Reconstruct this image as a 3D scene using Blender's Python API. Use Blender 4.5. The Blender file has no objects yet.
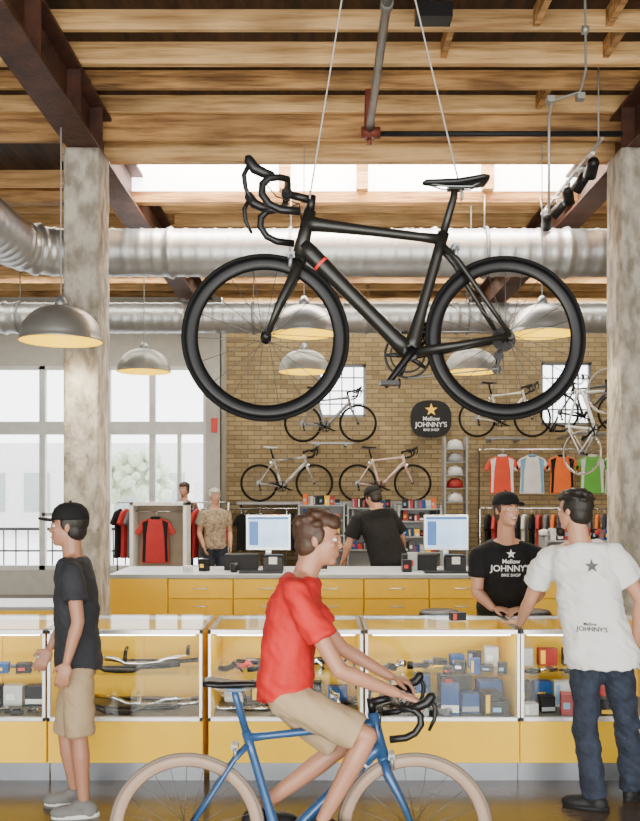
import bpy, bmesh, math, random
from mathutils import Vector, Matrix, noise
from mathutils.bvhtree import BVHTree
R=random.Random(7)
F=900.;CH=1.8
V=Vector
def W(x,y,D): return V(((x-320)*D/F, D, CH+(490-y)*D/F))
COL=bpy.context.scene.collection
# ---------------------------------------------------------------- materials
MC={}
def M(name,col,rough=.5,metal=0,var=.12,ns=6,bump=0,bs=40,emit=0,stretch=None,col2=None,coat=0,dist=.02,pos=(.3,.7),rnd=0,spec=.5):
    if name in MC: return MC[name]
    m=bpy.data.materials.new(name);m.use_nodes=True;nt=m.node_tree;N=nt.nodes;L=nt.links
    p=N['Principled BSDF'];p.inputs['Roughness'].default_value=rough;p.inputs['Metallic'].default_value=metal
    p.inputs['Specular IOR Level'].default_value=spec
    if coat:p.inputs['Coat Weight'].default_value=coat
    tc=N.new('ShaderNodeTexCoord');mp=N.new('ShaderNodeMapping');L.new(tc.outputs['Object'],mp.inputs[0])
    if stretch: mp.inputs['Scale'].default_value=stretch
    n=N.new('ShaderNodeTexNoise');n.inputs['Scale'].default_value=ns;n.inputs['Detail'].default_value=7
    src=mp.outputs[0]
    if rnd:
        oi=N.new('ShaderNodeObjectInfo');va=N.new('ShaderNodeVectorMath');va.operation='MULTIPLY_ADD'
        va.inputs[0].default_value=(37,19,53);L.new(oi.outputs['Random'],va.inputs[1]);L.new(mp.outputs[0],va.inputs[2]);src=va.outputs[0]
    L.new(src,n.inputs[0])
    r=N.new('ShaderNodeValToRGB');c2=col2 or [c*(1-var) for c in col];c1=[min(1,c*(1+var*.5)) for c in col]
    r.color_ramp.elements[0].position=pos[0];r.color_ramp.elements[1].position=pos[1]
    r.color_ramp.elements[0].color=(*c2,1);r.color_ramp.elements[1].color=(*c1,1)
    L.new(n.outputs[0],r.inputs[0]);out=r.outputs[0]
    if rnd:
        n3=N.new('ShaderNodeTexNoise');n3.inputs['Scale'].default_value=1.3;n3.inputs['Detail'].default_value=3
        v2=N.new('ShaderNodeVectorMath');v2.operation='MULTIPLY_ADD';v2.inputs[0].default_value=(11,91,23);L.new(oi.outputs['Random'],v2.inputs[1]);L.new(tc.outputs['Object'],v2.inputs[2]);L.new(v2.outputs[0],n3.inputs[0])
        r3=N.new('ShaderNodeValToRGB');r3.color_ramp.elements[0].position=.35;r3.color_ramp.elements[1].position=.6
        r3.color_ramp.elements[0].color=(1-rnd,1-rnd,1-rnd,1);r3.color_ramp.elements[1].color=(1,1,1,1);L.new(n3.outputs[0],r3.inputs[0])
        mx=N.new('ShaderNodeMixRGB');mx.blend_type='MULTIPLY';mx.inputs[0].default_value=1;L.new(out,mx.inputs[1]);L.new(r3.outputs[0],mx.inputs[2]);out=mx.outputs[0]
    L.new(out,p.inputs['Base Color'])
    if emit:
        L.new(out,p.inputs['Emission Color']);p.inputs['Emission Strength'].default_value=emit
    if bump:
        n2=N.new('ShaderNodeTexNoise');n2.inputs['Scale'].default_value=bs;n2.inputs['Detail'].default_value=6
        L.new(src,n2.inputs[0]);b=N.new('ShaderNodeBump');b.inputs['Strength'].default_value=bump
        b.inputs['Distance'].default_value=dist
        L.new(n2.outputs[0],b.inputs['Height']);L.new(b.outputs[0],p.inputs['Normal'])
    MC[name]=m;return m
def brickmat():
    m=bpy.data.materials.new('tan_brick');m.use_nodes=True;nt=m.node_tree;N=nt.nodes;L=nt.links;p=N['Principled BSDF']
    tc=N.new('ShaderNodeTexCoord');mp=N.new('ShaderNodeMapping');mp.inputs['Rotation'].default_value=(math.radians(-90),0,0)
    L.new(tc.outputs['Object'],mp.inputs[0]);b=N.new('ShaderNodeTexBrick');L.new(mp.outputs[0],b.inputs[0])
    b.inputs['Color1'].default_value=(.54,.405,.205,1);b.inputs['Color2'].default_value=(.35,.25,.12,1);b.inputs['Mortar'].default_value=(.23,.18,.11,1)
    b.inputs['Scale'].default_value=1;b.inputs['Brick Width'].default_value=.24;b.inputs['Row Height'].default_value=.085;b.inputs['Mortar Size'].default_value=.008
    n=N.new('ShaderNodeTexNoise');n.inputs['Scale'].default_value=3;L.new(tc.outputs['Object'],n.inputs[0])
    mx=N.new('ShaderNodeMixRGB');mx.blend_type='MULTIPLY';mx.inputs[0].default_value=.45;L.new(b.outputs[0],mx.inputs[1]);L.new(n.outputs[0],mx.inputs[2])
    L.new(mx.outputs[0],p.inputs['Base Color']);bp=N.new('ShaderNodeBump');bp.inputs['Distance'].default_value=.01;bp.invert=True
    L.new(b.outputs['Fac'],bp.inputs['Height']);L.new(bp.outputs[0],p.inputs['Normal']);p.inputs['Roughness'].default_value=.85
    return m
def glassmat(name,tint=(.95,.98,.98),refl=.06,k=.45):
    m=bpy.data.materials.new(name);m.use_nodes=True;nt=m.node_tree;N=nt.nodes;L=nt.links
    N.remove(N['Principled BSDF']);o=N['Material Output'];t=N.new('ShaderNodeBsdfTransparent');t.inputs[0].default_value=(*tint,1)
    g=N.new('ShaderNodeBsdfGlossy');g.inputs['Roughness'].default_value=.03;mx=N.new('ShaderNodeMixShader')
    lw=N.new('ShaderNodeLayerWeight');lw.inputs[0].default_value=.25
    ma=N.new('ShaderNodeMath');ma.operation='MULTIPLY_ADD';ma.inputs[1].default_value=k;ma.inputs[2].default_value=refl
    L.new(lw.outputs['Fresnel'],ma.inputs[0]);L.new(ma.outputs[0],mx.inputs[0]);L.new(t.outputs[0],mx.inputs[1]);L.new(g.outputs[0],mx.inputs[2])
    L.new(mx.outputs[0],o.inputs[0]);return m
YEL=M('yellow_laminate',(.97,.58,.006),.55,0,.04)
YELD=M('yellow_door',(.90,.53,.006),.55,0,.04)
ALU=M('brushed_aluminium',(.68,.69,.69),.35,.8,.08,30)
WHT=M('white_paint',(.8,.8,.77),.5,0,.04)
GREY=M('grey_metal',(.26,.27,.28),.4,.6,.1)
GRYP=M('grey_laminate',(.34,.36,.37),.35,0,.06)
CONC=M('board_formed_concrete',(.52,.475,.395),.92,0,.1,11,1.0,22,stretch=(1,1,.5),col2=(.26,.23,.18),dist=.04,pos=(.38,.62),rnd=.2)
FLR=M('polished_concrete_floor',(.105,.078,.056),.22,0,.2,1.6,.05,20,col2=(.045,.033,.024))
PINE=M('pine_joist',(.55,.305,.11),.75,0,.2,3,.6,9,stretch=(.6,6,6),col2=(.24,.115,.038),rnd=.45,pos=(.36,.60))
PINE2=M('pale_pine_joist',(.74,.47,.20),.75,0,.2,3,.6,9,stretch=(.5,7,7),col2=(.42,.225,.08),rnd=.35,pos=(.32,.58))
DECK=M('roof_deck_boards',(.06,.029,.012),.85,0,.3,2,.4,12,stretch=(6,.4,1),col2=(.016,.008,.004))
RUST=M('oxide_red_steel',(.10,.038,.022),.6,.3,.4,5,.3,30,col2=(.035,.016,.012))
DUCT=M('galvanised_duct',(.47,.485,.49),.40,.75,.15,1.5)
BLK=M('black_plastic',(.006,.006,.007),.4,0,.2,spec=.35)
BLKM=M('black_matte',(.012,.012,.013),.6,0,.2,spec=.3)
CARB=M('carbon_black',(.004,.004,.005),.36,0,.2,spec=.22)
MATC=M('matte_carbon_frame',(.010,.0095,.008),.38,0,.2,spec=.4)
TIRE=M('tire_rubber',(.005,.005,.005),.85,0,.2,spec=.2)
CHR=M('chrome',(.7,.7,.71),.2,1,.05)
SPK=M('spoke_steel',(.12,.12,.12),.4,.5,.05)
RED=M('red_paint',(.6,.03,.02),.5)
BRICK=brickmat();GLS=glassmat('clear_glass',(.97,.985,.985),.014,.24);GLW=glassmat('window_glass',(.97,.98,1),.03)
LINE=M('glowing_yellow_enamel',(1,.70,.0),.5,0,.02,emit=1.3)  # lamplight on the lining is put into the enamel as emission
STAR=M('sign_yellow',(.9,.5,.02),.5,0,.05,emit=.4)
WARM=M('bulb_warm',(1,.9,.6),.5,0,.02,emit=3)
GLOW=M('glowing_skylight_glazing',(.96,.98,1),.5,0,.02,2,emit=6)  # opaque pane that emits by itself, standing in for daylight
# ---------------------------------------------------------------- mesh builder
def frame(d):
    d=d.normalized();a=V((0,0,1)) if abs(d.z)<.9 else V((1,0,0))
    u=d.cross(a).normalized();return u,d.cross(u).normalized()
class B:
    def __init__(s): s.v=[];s.f=[];s.m=[];s.s=[]
    def add(s,vs,fs,mi=0,sm=False):
        o=len(s.v);s.v+= [V(v) for v in vs]
        for f in fs: s.f.append([i+o for i in f]);s.m.append(mi);s.s.append(sm)
        return s
    def bx(s,x0,x1,y0,y1,z0,z1,mi=0,T=None):
        vs=[V((x,y,z)) for x in(x0,x1) for y in(y0,y1) for z in(z0,z1)]
        if T: vs=[T@v for v in vs]
        return s.add(vs,[(0,1,3,2),(4,6,7,5),(0,4,5,1),(2,3,7,6),(0,2,6,4),(1,5,7,3)],mi)
    def tube(s,pts,r,n=8,mi=0,closed=False):
        pts=[V(p) for p in pts];k=len(pts)
        if not isinstance(r,(list,tuple)): r=[r]*k
        vs=[];fs=[];pu=None
        for i,p in enumerate(pts):
            if closed: d=pts[(i+1)%k]-pts[i-1]
            else: d=pts[min(i+1,k-1)]-pts[max(i-1,0)]
            if d.length<1e-9:d=V((0,0,1))
            d.normalize()
            if pu is None: u,w=frame(d)
            else:
                u=pu-d*pu.dot(d)
                u=u.normalized() if u.length>1e-6 else frame(d)[0]
                w=d.cross(u)
            pu=u
            for j in range(n):
                a=2*math.pi*j/n;vs.append(p+(u*math.cos(a)+w*math.sin(a))*r[i])
        for i in range(k if closed else k-1):
            for j in range(n):
                a=i*n+j;b=i*n+(j+1)%n;c=((i+1)%k)*n;fs.append((a,b,c+(j+1)%n,c+j))
        s.add(vs,fs,mi,True)
        if not closed:
            o=len(s.v)-len(vs);s.f.append([o+j for j in range(n)][::-1]);s.m.append(mi);s.s.append(False)
            s.f.append([o+(k-1)*n+j for j in range(n)]);s.m.append(mi);s.s.append(False)
        return s
    def ell(s,c,ax,n=14,mi=0):
        c=V(c);vs=[];fs=[];m=max(6,n//2+1)
        if isinstance(ax,(int,float)): ax=(V((ax,0,0)),V((0,ax,0)),V((0,0,ax)))
        elif isinstance(ax[0],(int,float)): ax=(V((ax[0],0,0)),V((0,ax[1],0)),V((0,0,ax[2])))
        for i in range(1,m):
            t=math.pi*i/m
            for j in range(n):
                a=2*math.pi*j/n;vs.append(c+ax[0]*(math.sin(t)*math.cos(a))+ax[1]*(math.sin(t)*math.sin(a))+ax[2]*math.cos(t))
        vs+=[c+ax[2],c-ax[2]];T=len(vs)-2
        for i in range(m-2):
            for j in range(n): fs.append((i*n+j,(i+1)*n+j,(i+1)*n+(j+1)%n,i*n+(j+1)%n))
        for j in range(n): fs.append((T,j,(j+1)%n));fs.append((T+1,(m-2)*n+(j+1)%n,(m-2)*n+j))
        return s.add(vs,fs,mi,True)
    def cap(s,p,q,r1,r2,n=12,mi=0):
        s.ell(p,r1,n,mi);s.ell(q,r2,n,mi);return s.tube([p,q],[r1,r2],n,mi)
    def lathe(s,prof,n=32,T=None,mi=0,closed=False,sm=True):
        T=T or Matrix();vs=[];fs=[];k=len(prof)
        for r,h in prof:
            for j in range(n):
                a=2*math.pi*j/n;vs.append(T@V((r*math.cos(a),r*math.sin(a),h)))
        for i in range(k if closed else k-1):
            for j in range(n):
                c=((i+1)%k)*n;fs.append((i*n+j,i*n+(j+1)%n,c+(j+1)%n,c+j))
        return s.add(vs,fs,mi,sm)
    def prism(s,poly,t,T=None,mi=0,y0=None):
        T=T or Matrix();n=len(poly);ya,yb=(-t,t) if y0 is None else (y0,y0+t)
        vs=[T@V((x,ya,z)) for x,z in poly]+[T@V((x,yb,z)) for x,z in poly]
        fs=[tuple(range(n)),tuple(range(2*n-1,n-1,-1))]+[(i,n+i,n+(i+1)%n,(i+1)%n) for i in range(n)]
        return s.add(vs,fs,mi)
    def loft(s,rings,n=20,mi=0,p=2.4):
        vs=[];fs=[]
        for c,a,d in rings:
            for j in range(n):
                t=2*math.pi*j/n;x=math.cos(t);y=math.sin(t)
                x=math.copysign(abs(x)**(2/p),x);y=math.copysign(abs(y)**(2/p),y)
                vs.append(c+a*x+d*y)
        k=len(rings)
        for i in range(k-1):
            for j in range(n): fs.append((i*n+j,i*n+(j+1)%n,(i+1)*n+(j+1)%n,(i+1)*n+j))
        fs.append(tuple(range(n))[::-1]);fs.append(tuple((k-1)*n+j for j in range(n)))
        return s.add(vs,fs,mi,True)
    def mesh(s,name,mats,off=None):
        me=bpy.data.meshes.new(name);vs=[v-off for v in s.v] if off else s.v
        me.from_pydata([tuple(v) for v in vs],[],s.f)
        for m in (mats if isinstance(mats,(list,tuple)) else [mats]): me.materials.append(m)
        me.polygons.foreach_set('material_index',s.m);me.polygons.foreach_set('use_smooth',s.s)
        bm=bmesh.new();bm.from_mesh(me);bmesh.ops.recalc_face_normals(bm,faces=bm.faces);bm.to_mesh(me);bm.free()
        me.update();return me
def part(b,name,mats,parent,off=None,label=None,bevel=0):
    o=bpy.data.objects.new(name,b.mesh(name,mats,off));COL.objects.link(o);o.parent=parent
    if label:o['label']=label
    if bevel:
        m=o.modifiers.new('b','BEVEL');m.width=bevel;m.segments=2;m.limit_method='ANGLE'
    return o
def solo(b,name,mats,label,cat,group=None,bevel=0,kind=None,keep=False):
    if keep: c=V((0,0,0))
    else:
        xs=[v.x for v in b.v];ys=[v.y for v in b.v];zs=[v.z for v in b.v]
        c=V(((min(xs)+max(xs))/2,(min(ys)+max(ys))/2,min(zs)))
    o=part(b,name,mats,None,c,None,bevel);o.location=c
    if kind: o['kind']=kind
    if kind!='structure' or label:
        o['label']=label
    if cat:o['category']=cat
    if group:o['group']=group
    return o
def top(name,label,cat,loc=(0,0,0),rot=(0,0,0),group=None):
    o=bpy.data.objects.new(name,None);COL.objects.link(o);o.empty_display_size=.1
    o.location=loc;o.rotation_euler=rot;o['label']=label;o['category']=cat
    if group:o['group']=group
    return o
def kids(o): return [c for c in COL.objects if c.parent==o]
def clone(o,loc,rot=None,label=None,parent=None):
    c=o.copy();COL.objects.link(c)
    for ch in kids(o): 
        if ch!=c: clone(ch,None,None,None,c)
    if parent is None:
        c.location=loc
        if rot is not None:c.rotation_euler=rot
        if label:c['label']=label
    else: c.parent=parent
    return c
def struct(b,name,mat,bevel=0): return solo(b,name,mat,name.replace('_',' '),None,kind='structure',bevel=bevel,keep=True)
def textmesh(body,size,align='CENTER'):
    cu=bpy.data.curves.new('t','FONT');cu.body=body;cu.size=size;cu.align_x=align;cu.offset=size*.015
    o=bpy.data.objects.new('t',cu);COL.objects.link(o);bpy.context.view_layer.update()
    dg=bpy.context.evaluated_depsgraph_get();me=bpy.data.meshes.new_from_object(o.evaluated_get(dg))
    vs=[v.co.copy() for v in me.vertices];fs=[tuple(p.vertices) for p in me.polygons]
    bpy.data.objects.remove(o);bpy.data.meshes.remove(me);return vs,fs
def star(cx,cy,r):
    vs=[V((cx,cy,0))]
    for i in range(10):
        a=math.pi/2+i*math.pi/5;q=r if i%2==0 else r*.4;vs.append(V((cx+q*math.cos(a),cy+q*math.sin(a),0)))
    return vs,[(0,1+i,1+(i+1)%10) for i in range(10)]
def remesh(b,name,mat,parent,off,vox=.008,sm=5,fold=0,clamp=None,label=None,factor=.5):
    me=b.mesh('tmp',mat,off);o=bpy.data.objects.new('tmp',me);COL.objects.link(o)
    m=o.modifiers.new('r','REMESH');m.mode='VOXEL';m.voxel_size=vox
    if sm:
        m=o.modifiers.new('s','SMOOTH');m.iterations=sm;m.factor=factor
    bpy.context.view_layer.update();dg=bpy.context.evaluated_depsgraph_get()
    nm=bpy.data.meshes.new_from_object(o.evaluated_get(dg));bpy.data.objects.remove(o)
    if fold:
        ns=[v.normal.copy() for v in nm.vertices]
        for v,n_ in zip(nm.vertices,ns):
            p=v.co+off;f=noise.noise(V((p.x*8+p.z*7,p.y*8,p.z*9-p.x*9)))*.9+.45*noise.noise(V((p.x*18,p.y*18,p.z*34+p.x*22)))
            v.co+=n_*f*fold
    if clamp is not None:
        for v in nm.vertices:
            if v.co.z+off.z<clamp: v.co.z=clamp-off.z
    nm.materials.clear();nm.materials.append(mat)
    for p in nm.polygons:p.use_smooth=True
    nm.name=name;q=bpy.data.objects.new(name,nm);COL.objects.link(q);q.parent=parent
    if label:q['label']=label
    return q
# ---------------------------------------------------------------- people
def hand(b,w,f,n,T,curl=.5,sc=1.0):
    f=f.normalized();n=(n-f*n.dot(f)).normalized();T=(T-f*T.dot(f)-n*T.dot(n)).normalized()
    b.ell(w+f*.045*sc,(f*.052*sc,T*.041*sc,n*.015*sc),12)
    for k,(o,l) in enumerate([(.031,.068),(.0105,.076),(-.0105,.070),(-.031,.054)]):
        p=w+(f*.078+T*o*.95)*sc;d=(f+n*curl*.5+T*o*3).normalized();q=p+d*l*.5*sc
        d2=(f+n*curl*1.8+T*o*1.5).normalized();e=q+d2*l*.5*sc
        b.cap(p,q,.0092*sc,.0085*sc,8);b.cap(q,e,.0085*sc,.0068*sc,8)
    p=w+(f*.02+T*.025)*sc;q=p+(f*.5+T*.6+n*.25).normalized()*.038*sc;e=q+(f*.85+T*.2+n*.35).normalized()*.03*sc
    b.cap(p,q,.013*sc,.0105*sc,8);b.cap(q,e,.0105*sc,.008*sc,8)
def lerp(a,b,t): return a+(b-a)*t
def person(label,root,J,skin,shirt,pants,shoe,hairc,cap=None,sleeve=.6,hem=.10,leg=1.0,vox=.006,hair='short',bulk=1.0,shoewhite=False,loose=.0,facedetail=True,smile=False,fold=.009,pfold=.009):
    root=V(root);o=top('person',label,'person',root)
    fr=J['face'].normalized();up=J.get('hup',V((0,0,1))).normalized();fr=(fr-up*fr.dot(up)).normalized();rt=fr.cross(up)
    hc=J['head'];nk=J['neck'];pel=J['pelvis'];sl,sr=J['sl'],J['sr'];hl,hr=J['hl'],J['hr']
    b=B()
    def E(B_,u,f,r,ax,n=14): B_.ell(hc+up*u+fr*f+rt*r,(rt*ax[0],fr*ax[1],up*ax[2]),n)
    E(b,.03,-.012,0,(.074,.094,.088),18);E(b,-.03,.02,0,(.06,.07,.08),16);E(b,-.085,.058,0,(.03,.024,.022));E(b,-.06,.02,0,(.055,.06,.035))
    E(b,.025,.072,0,(.045,.016,.014));E(b,-.02,.093,0,(.013,.016,.013),10);E(b,.0,.086,0,(.008,.012,.03),10)
    E(b,-.015,.06,.036,(.02,.02,.018));E(b,-.015,.06,-.036,(.02,.02,.018))
    E(b,-.05,.082,0,(.022,.010,.006),10);E(b,-.062,.08,0,(.018,.010,.006),10)
    for s_ in(1,-1): E(b,0,-.008,s_*.076,(.009,.018,.03),10)
    b.cap(nk+V((0,0,-.03)),hc-up*.05-fr*.015,.063*bulk,.056)
    sa=(sl-sr);ha=(hl-hr);san=sa.normalized();han=ha.normalized()
    scn=(sl+sr)/2
    for s_ in(sl,sr): b.cap(lerp(nk,s_,.15)+V((0,0,-.01)),lerp(nk,s_,.9),.05*bulk,.045*bulk)
    def tr(infl,lo,neck=True,lw=0):
        sp=(scn-pel);Ls=sp.length;u=sp.normalized();R_=[]
        tab=[(-lo/Ls,.155+lw,.105+lw*.7),(0,.165+lw,.112+lw*.7),(.25,.15+lw,.104+lw*.7),(.5,.148+lw*.7,.108+lw*.6),(.75,.165,.118),(.9,.165,.108),(1.02,.135,.085),(1.10,.075,.062)]
        if not neck: tab=[t for t in tab if t[0]<=.3]
        for t,w_,d_ in tab:
            ax=lerp(han,san,max(0,min(1,t))).normalized();c=pel+sp*t
            if t>1: c=lerp(c,nk,.6 if t<1.05 else .85)
            f_=ax.cross(u).normalized();R_.append((c,ax*(w_*bulk+infl),f_*(d_*bulk+infl)))
        return R_
    b.loft(tr(-.012,.08))
    for s_,e_,w_,k in((sl,J['el'],J['wl'],'l'),(sr,J['er'],J['wr'],'r')):
        b.cap(s_,e_,.052*bulk,.040*bulk);m_=lerp(e_,w_,.3);b.cap(e_,m_,.039*bulk,.042*bulk);b.cap(m_,w_,.041*bulk,.026*bulk)
        hd=J.get('h'+k+'d',(w_-e_));hn=J.get('h'+k+'n',V((0,0,-1)));th=J.get('h'+k+'t',V((0,-1,0)))
        hand(b,w_+hd.normalized()*.008,hd,hn,th,J.get('curl',.5))
    for h_,k_,a_ in((hl,J['kl'],J['al']),(hr,J['kr'],J['ar'])):
        b.cap(h_,k_,.082*bulk,.052*bulk)
        m_=lerp(k_,a_,.3);b.cap(k_,m_,.05*bulk,.056*bulk);b.cap(m_,a_,.055*bulk,.034*bulk)
    for a_,t_ in((J['al'],J['tl']),(J['ar'],J['tr'])): b.cap(a_-V((0,0,.03)),lerp(a_,t_,.6)-V((0,0,.01)),.024,.014)
    remesh(b,'body',skin,o,root,vox,4,factor=.45)
    b=B();b.loft(tr(.012+loose*.3,hem,lw=loose))
    for s_,e_ in((sl,J['el']),(sr,J['er'])):
        b.cap(lerp(nk,s_,.35)+V((0,0,-.015)),s_,.055*bulk,.062*bulk)
        b.ell(s_,.066*bulk);b.tube([s_,lerp(s_,e_,sleeve*.5),lerp(s_,e_,sleeve)],[.066*bulk,.065*bulk+loose*.5,.064*bulk+loose*.9],14)
    sh=remesh(b,'shirt',shirt,o,root,.009,4,fold if vox<.01 else .006)
    b=B();b.loft(tr(.004,.075,False))
    for h_,k_,a_ in((hl,J['kl'],J['al']),(hr,J['kr'],J['ar'])):
        b.ell(h_,.1*bulk)
        if leg>=1:
            b.cap(h_,k_,.1*bulk,.076*bulk);b.tube([k_,lerp(k_,a_,.5),lerp(k_,a_,1.04)],[.076*bulk,.072*bulk,.078*bulk],14)
        else: b.tube([h_,lerp(h_,k_,leg)],[.1*bulk,.094*bulk],16)
    remesh(b,'trousers' if leg>=1 else 'shorts',pants,o,root,.009,3,pfold if vox<.01 else .006)
    for a_,t_ in((J['al'],J['tl']),(J['ar'],J['tr'])):
        d=(t_-a_);d.z=0;d.normalize();z=a_.z-.055;s_=V((-d.y,d.x,0));z0=a_.z-.085
        b=B();b.ell(V((a_.x,a_.y,z))-d*.02,(d*.06,s_*.043,V((0,0,.055))));b.ell(V((a_.x,a_.y,z-.002))+d*.085,(d*.10,s_*.046,V((0,0,.042))))
        b.ell(V((a_.x,a_.y,z+.035))+d*.01,(d*.06,s_*.045,V((0,0,.04))))
        s1=remesh(b,'shoe',shoe,o,root,.008,2,clamp=z0)
        b=B();c=V((a_.x,a_.y,z0+.009))+d*.045
        b.loft([(c+V((0,0,-.011)),d*.13,s_*.045),(c+V((0,0,.011)),d*.13,s_*.045)],p=2.2)
        part(b,'shoe_sole',M('white_sole',(.7,.7,.68),.6) if shoewhite else BLKM,s1,root)
        b=B()
        for q in range(3):
            c=V((a_.x,a_.y,z+.022-q*.007))+d*(.05+.022*q);b.tube([c-s_*.025,c+V((0,0,.012)),c+s_*.025],.003,6)
        part(b,'laces',GREY,s1,root)
    b=B();E(b,.036,-.028,0,(.082,.092,.088),18);E(b,-.02,-.045,0,(.076,.062,.065));
    for s_ in(1,-1): E(b,.02,.0,s_*.07,(.014,.03,.04),10)
    if not cap:
        E(b,.085,.025,0,(.068,.068,.04));E(b,.075,.055,0,(.06,.04,.03))
        for i in range(46):
            a=R.uniform(0,6.28);t=R.uniform(.05,1.3);E(b,.042+.084*math.cos(t),-.018+.094*math.sin(t)*math.sin(a),.077*math.sin(t)*math.cos(a),(.02,.026,.013),6)
    remesh(b,'hair',hairc,o,root,.006,3,.003)
    if cap:
        b=B();T=Matrix((( rt.x,fr.x,up.x,0),(rt.y,fr.y,up.y,0),(rt.z,fr.z,up.z,0),(0,0,0,1)));c=hc+up*.052-fr*.014
        pr=[(.002,.088),(.03,.086),(.055,.076),(.077,.053),(.089,.02),(.091,-.008),(.087,-.010),(.083,.0)]
        b.lathe(pr,24,Matrix.Translation(c)@T@Matrix.Diagonal((1,1.16,1,1)));b.ell(c+up*.09,.008,8)
        c2=part(b,'cap',cap,o,root)
        b=B();vs=[];n=12
        for yy,zz in((0,0),(1,.006)):
            for i in range(n+1):
                a=math.pi*i/n;x=math.cos(a)*.078;y=.07+math.sin(a)*(.03 if yy==0 else .108)
                vs.append(c+rt*x+fr*y+up*(-.002+zz*math.sin(a)-abs(x)*.16))
        m_=len(vs);vs+=[v-up*.006 for v in vs];fs=[]
        for i in range(n):
            fs+= [(i,i+1,n+1+i+1,n+1+i),(m_+i,m_+n+1+i,m_+n+2+i,m_+i+1),(n+1+i,n+2+i,m_+n+2+i,m_+n+1+i)]
        b.add(vs,fs,0,True);part(b,'cap_brim',cap,c2,root)
    if facedetail:
        we=M('eye_white',(.75,.73,.7),.3);dk=M('iris_dark',(.03,.02,.015),.2)
        for s_ in(1,-1):
            b=B();E(b,.008,.071,s_*.03,(.014,.012,.0085),10);ey=part(b,'eye',we,o,root)
            b=B();E(b,.008,.0805,s_*.03,(.0058,.004,.0062),8);part(b,'iris',dk,ey,root)
            b=B();b.tube([hc+up*.028+fr*.083+rt*s_*.015,hc+up*.032+fr*.08+rt*s_*.03,hc+up*.027+fr*.068+rt*s_*.045],[.003,.004,.002],6);part(b,'eyebrow',hairc,o,root)
        b=B()
        if smile: b.tube([hc-up*.044+fr*.074+rt*.030,hc-up*.058+fr*.088+rt*.014,hc-up*.062+fr*.092,hc-up*.058+fr*.088-rt*.014,hc-up*.044+fr*.074-rt*.030],[.002,.004,.005,.004,.002],6)
        else: b.tube([hc-up*.055+fr*.078+rt*.024,hc-up*.057+fr*.092,hc-up*.055+fr*.078-rt*.024],[.002,.005,.002],6)
        part(b,'lips',M('lips',(.36,.13,.10),.5),o,root)
        if smile:
            b=B();E(b,-.052,.089,0,(.020,.006,.006),10);part(b,'teeth',we,o,root)
    return o,sh,root
def printon(sh,root,org,right,upv,dirv,items,mat):
    me=sh.data;bv=BVHTree.FromPolygons([v.co+root for v in me.vertices],[tuple(p.vertices) for p in me.polygons])
    for name,(vs,fs) in items:
        b=B();out=[]
        for v in vs:
            p=org+right*v.x+upv*v.y;h=bv.ray_cast(p-dirv*.4,dirv)
            q=h[0] if h[0] else p
            out.append(q-dirv*.009)
        b.add(out,fs);part(b,name,mat,sh,root)
def shift(tm,dx,dy): return [V((v.x+dx,v.y+dy,0)) for v in tm[0]],tm[1]
SK=M('skin_light',(.53,.27,.17),.5,0,.1);SK2=M('skin_tan',(.40,.19,.115),.5,0,.1)
BTEE=M('black_cotton',(.008,.008,.009),.85,0,.2,spec=.3);WTEE=M('white_cotton',(.74,.74,.73),.85,0,.04)
GTEE=M('charcoal_cotton',(.018,.020,.026),.85,0,.2);RTEE=M('red_cotton',(.52,.008,.008),.75,0,.15)
JEAN=M('dark_denim',(.020,.029,.052),.85,0,.5,14,.4,60);KHK=M('khaki_cotton',(.38,.275,.16),.85,0,.1)
DH=M('dark_hair',(.012,.009,.006),.6,0,.3,40);BH=M('brown_hair',(.05,.022,.010),.6,0,.4,40);WH=M('grey_hair',(.5,.48,.45),.6,0,.2,40)
PRT=M('white_print',(.85,.85,.83),.7);PRB=M('black_print',(.03,.03,.03),.7);PRG=M('grey_print',(.10,.10,.10),.7)
# customer in white tee
D=5.12
J=dict(head=W(574,511,D+.04),neck=W(580,543,D),face=V((-.66,.75,-.08)),pelvis=W(601,655,D-.04),sl=W(547,558,D+.10),sr=W(614,554,D-.02),
 el=W(530,600,D+.24),wl=W(520,623,5.52),er=W(641,600,D),wr=W(636,642,D+.06),hl=W(587,660,D-.02),hr=W(615,660,D-.04),
 kl=W(585,724,D+.0),kr=W(627,722,5.18),front=V((-.1,1,0)),
 hld=V((-.35,.9,-.05)),hln=V((0,0,-1)),hlt=V((.9,.3,0)),hrd=V((-.4,.5,-.7)),hrn=V((-1,0,0)),hrt=V((0,1,0)),curl=.25)
J['wl'].z=.985;J['al']=V(((592-320)*5.12/F,5.08,.085));J['tl']=J['al']+V((-.13,.05,-.055));J['ar']=V(((632-320)*5.26/F,5.26,.085));J['tr']=J['ar']+V((.09,.10,-.055))
p1=person('customer in white tee and dark jeans leaning on the display case',V((J['al'].x+.1,5.2,0)),J,SK,WTEE,JEAN,BLKM,DH,hem=.08,loose=.026,vox=.0055,bulk=.97,fold=.019,pfold=.016)
printon(p1[1],p1[2],W(586,568,D),V((1,0,0)),V((0,0,1)),V((0,1,0)),[('star_print',shift(star(0,0,.04),0,.02))],PRG)
printon(p1[1],p1[2],W(584,625,D),V((1,0,-.03)),V((.03,0,1)),V((0,1,0)),[('script_print',shift(textmesh('Mellow',.024),-.01,.018)),('lettering_print',shift(textmesh("JOHNNY'S",.034),0,-.012))],PRB)
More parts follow.
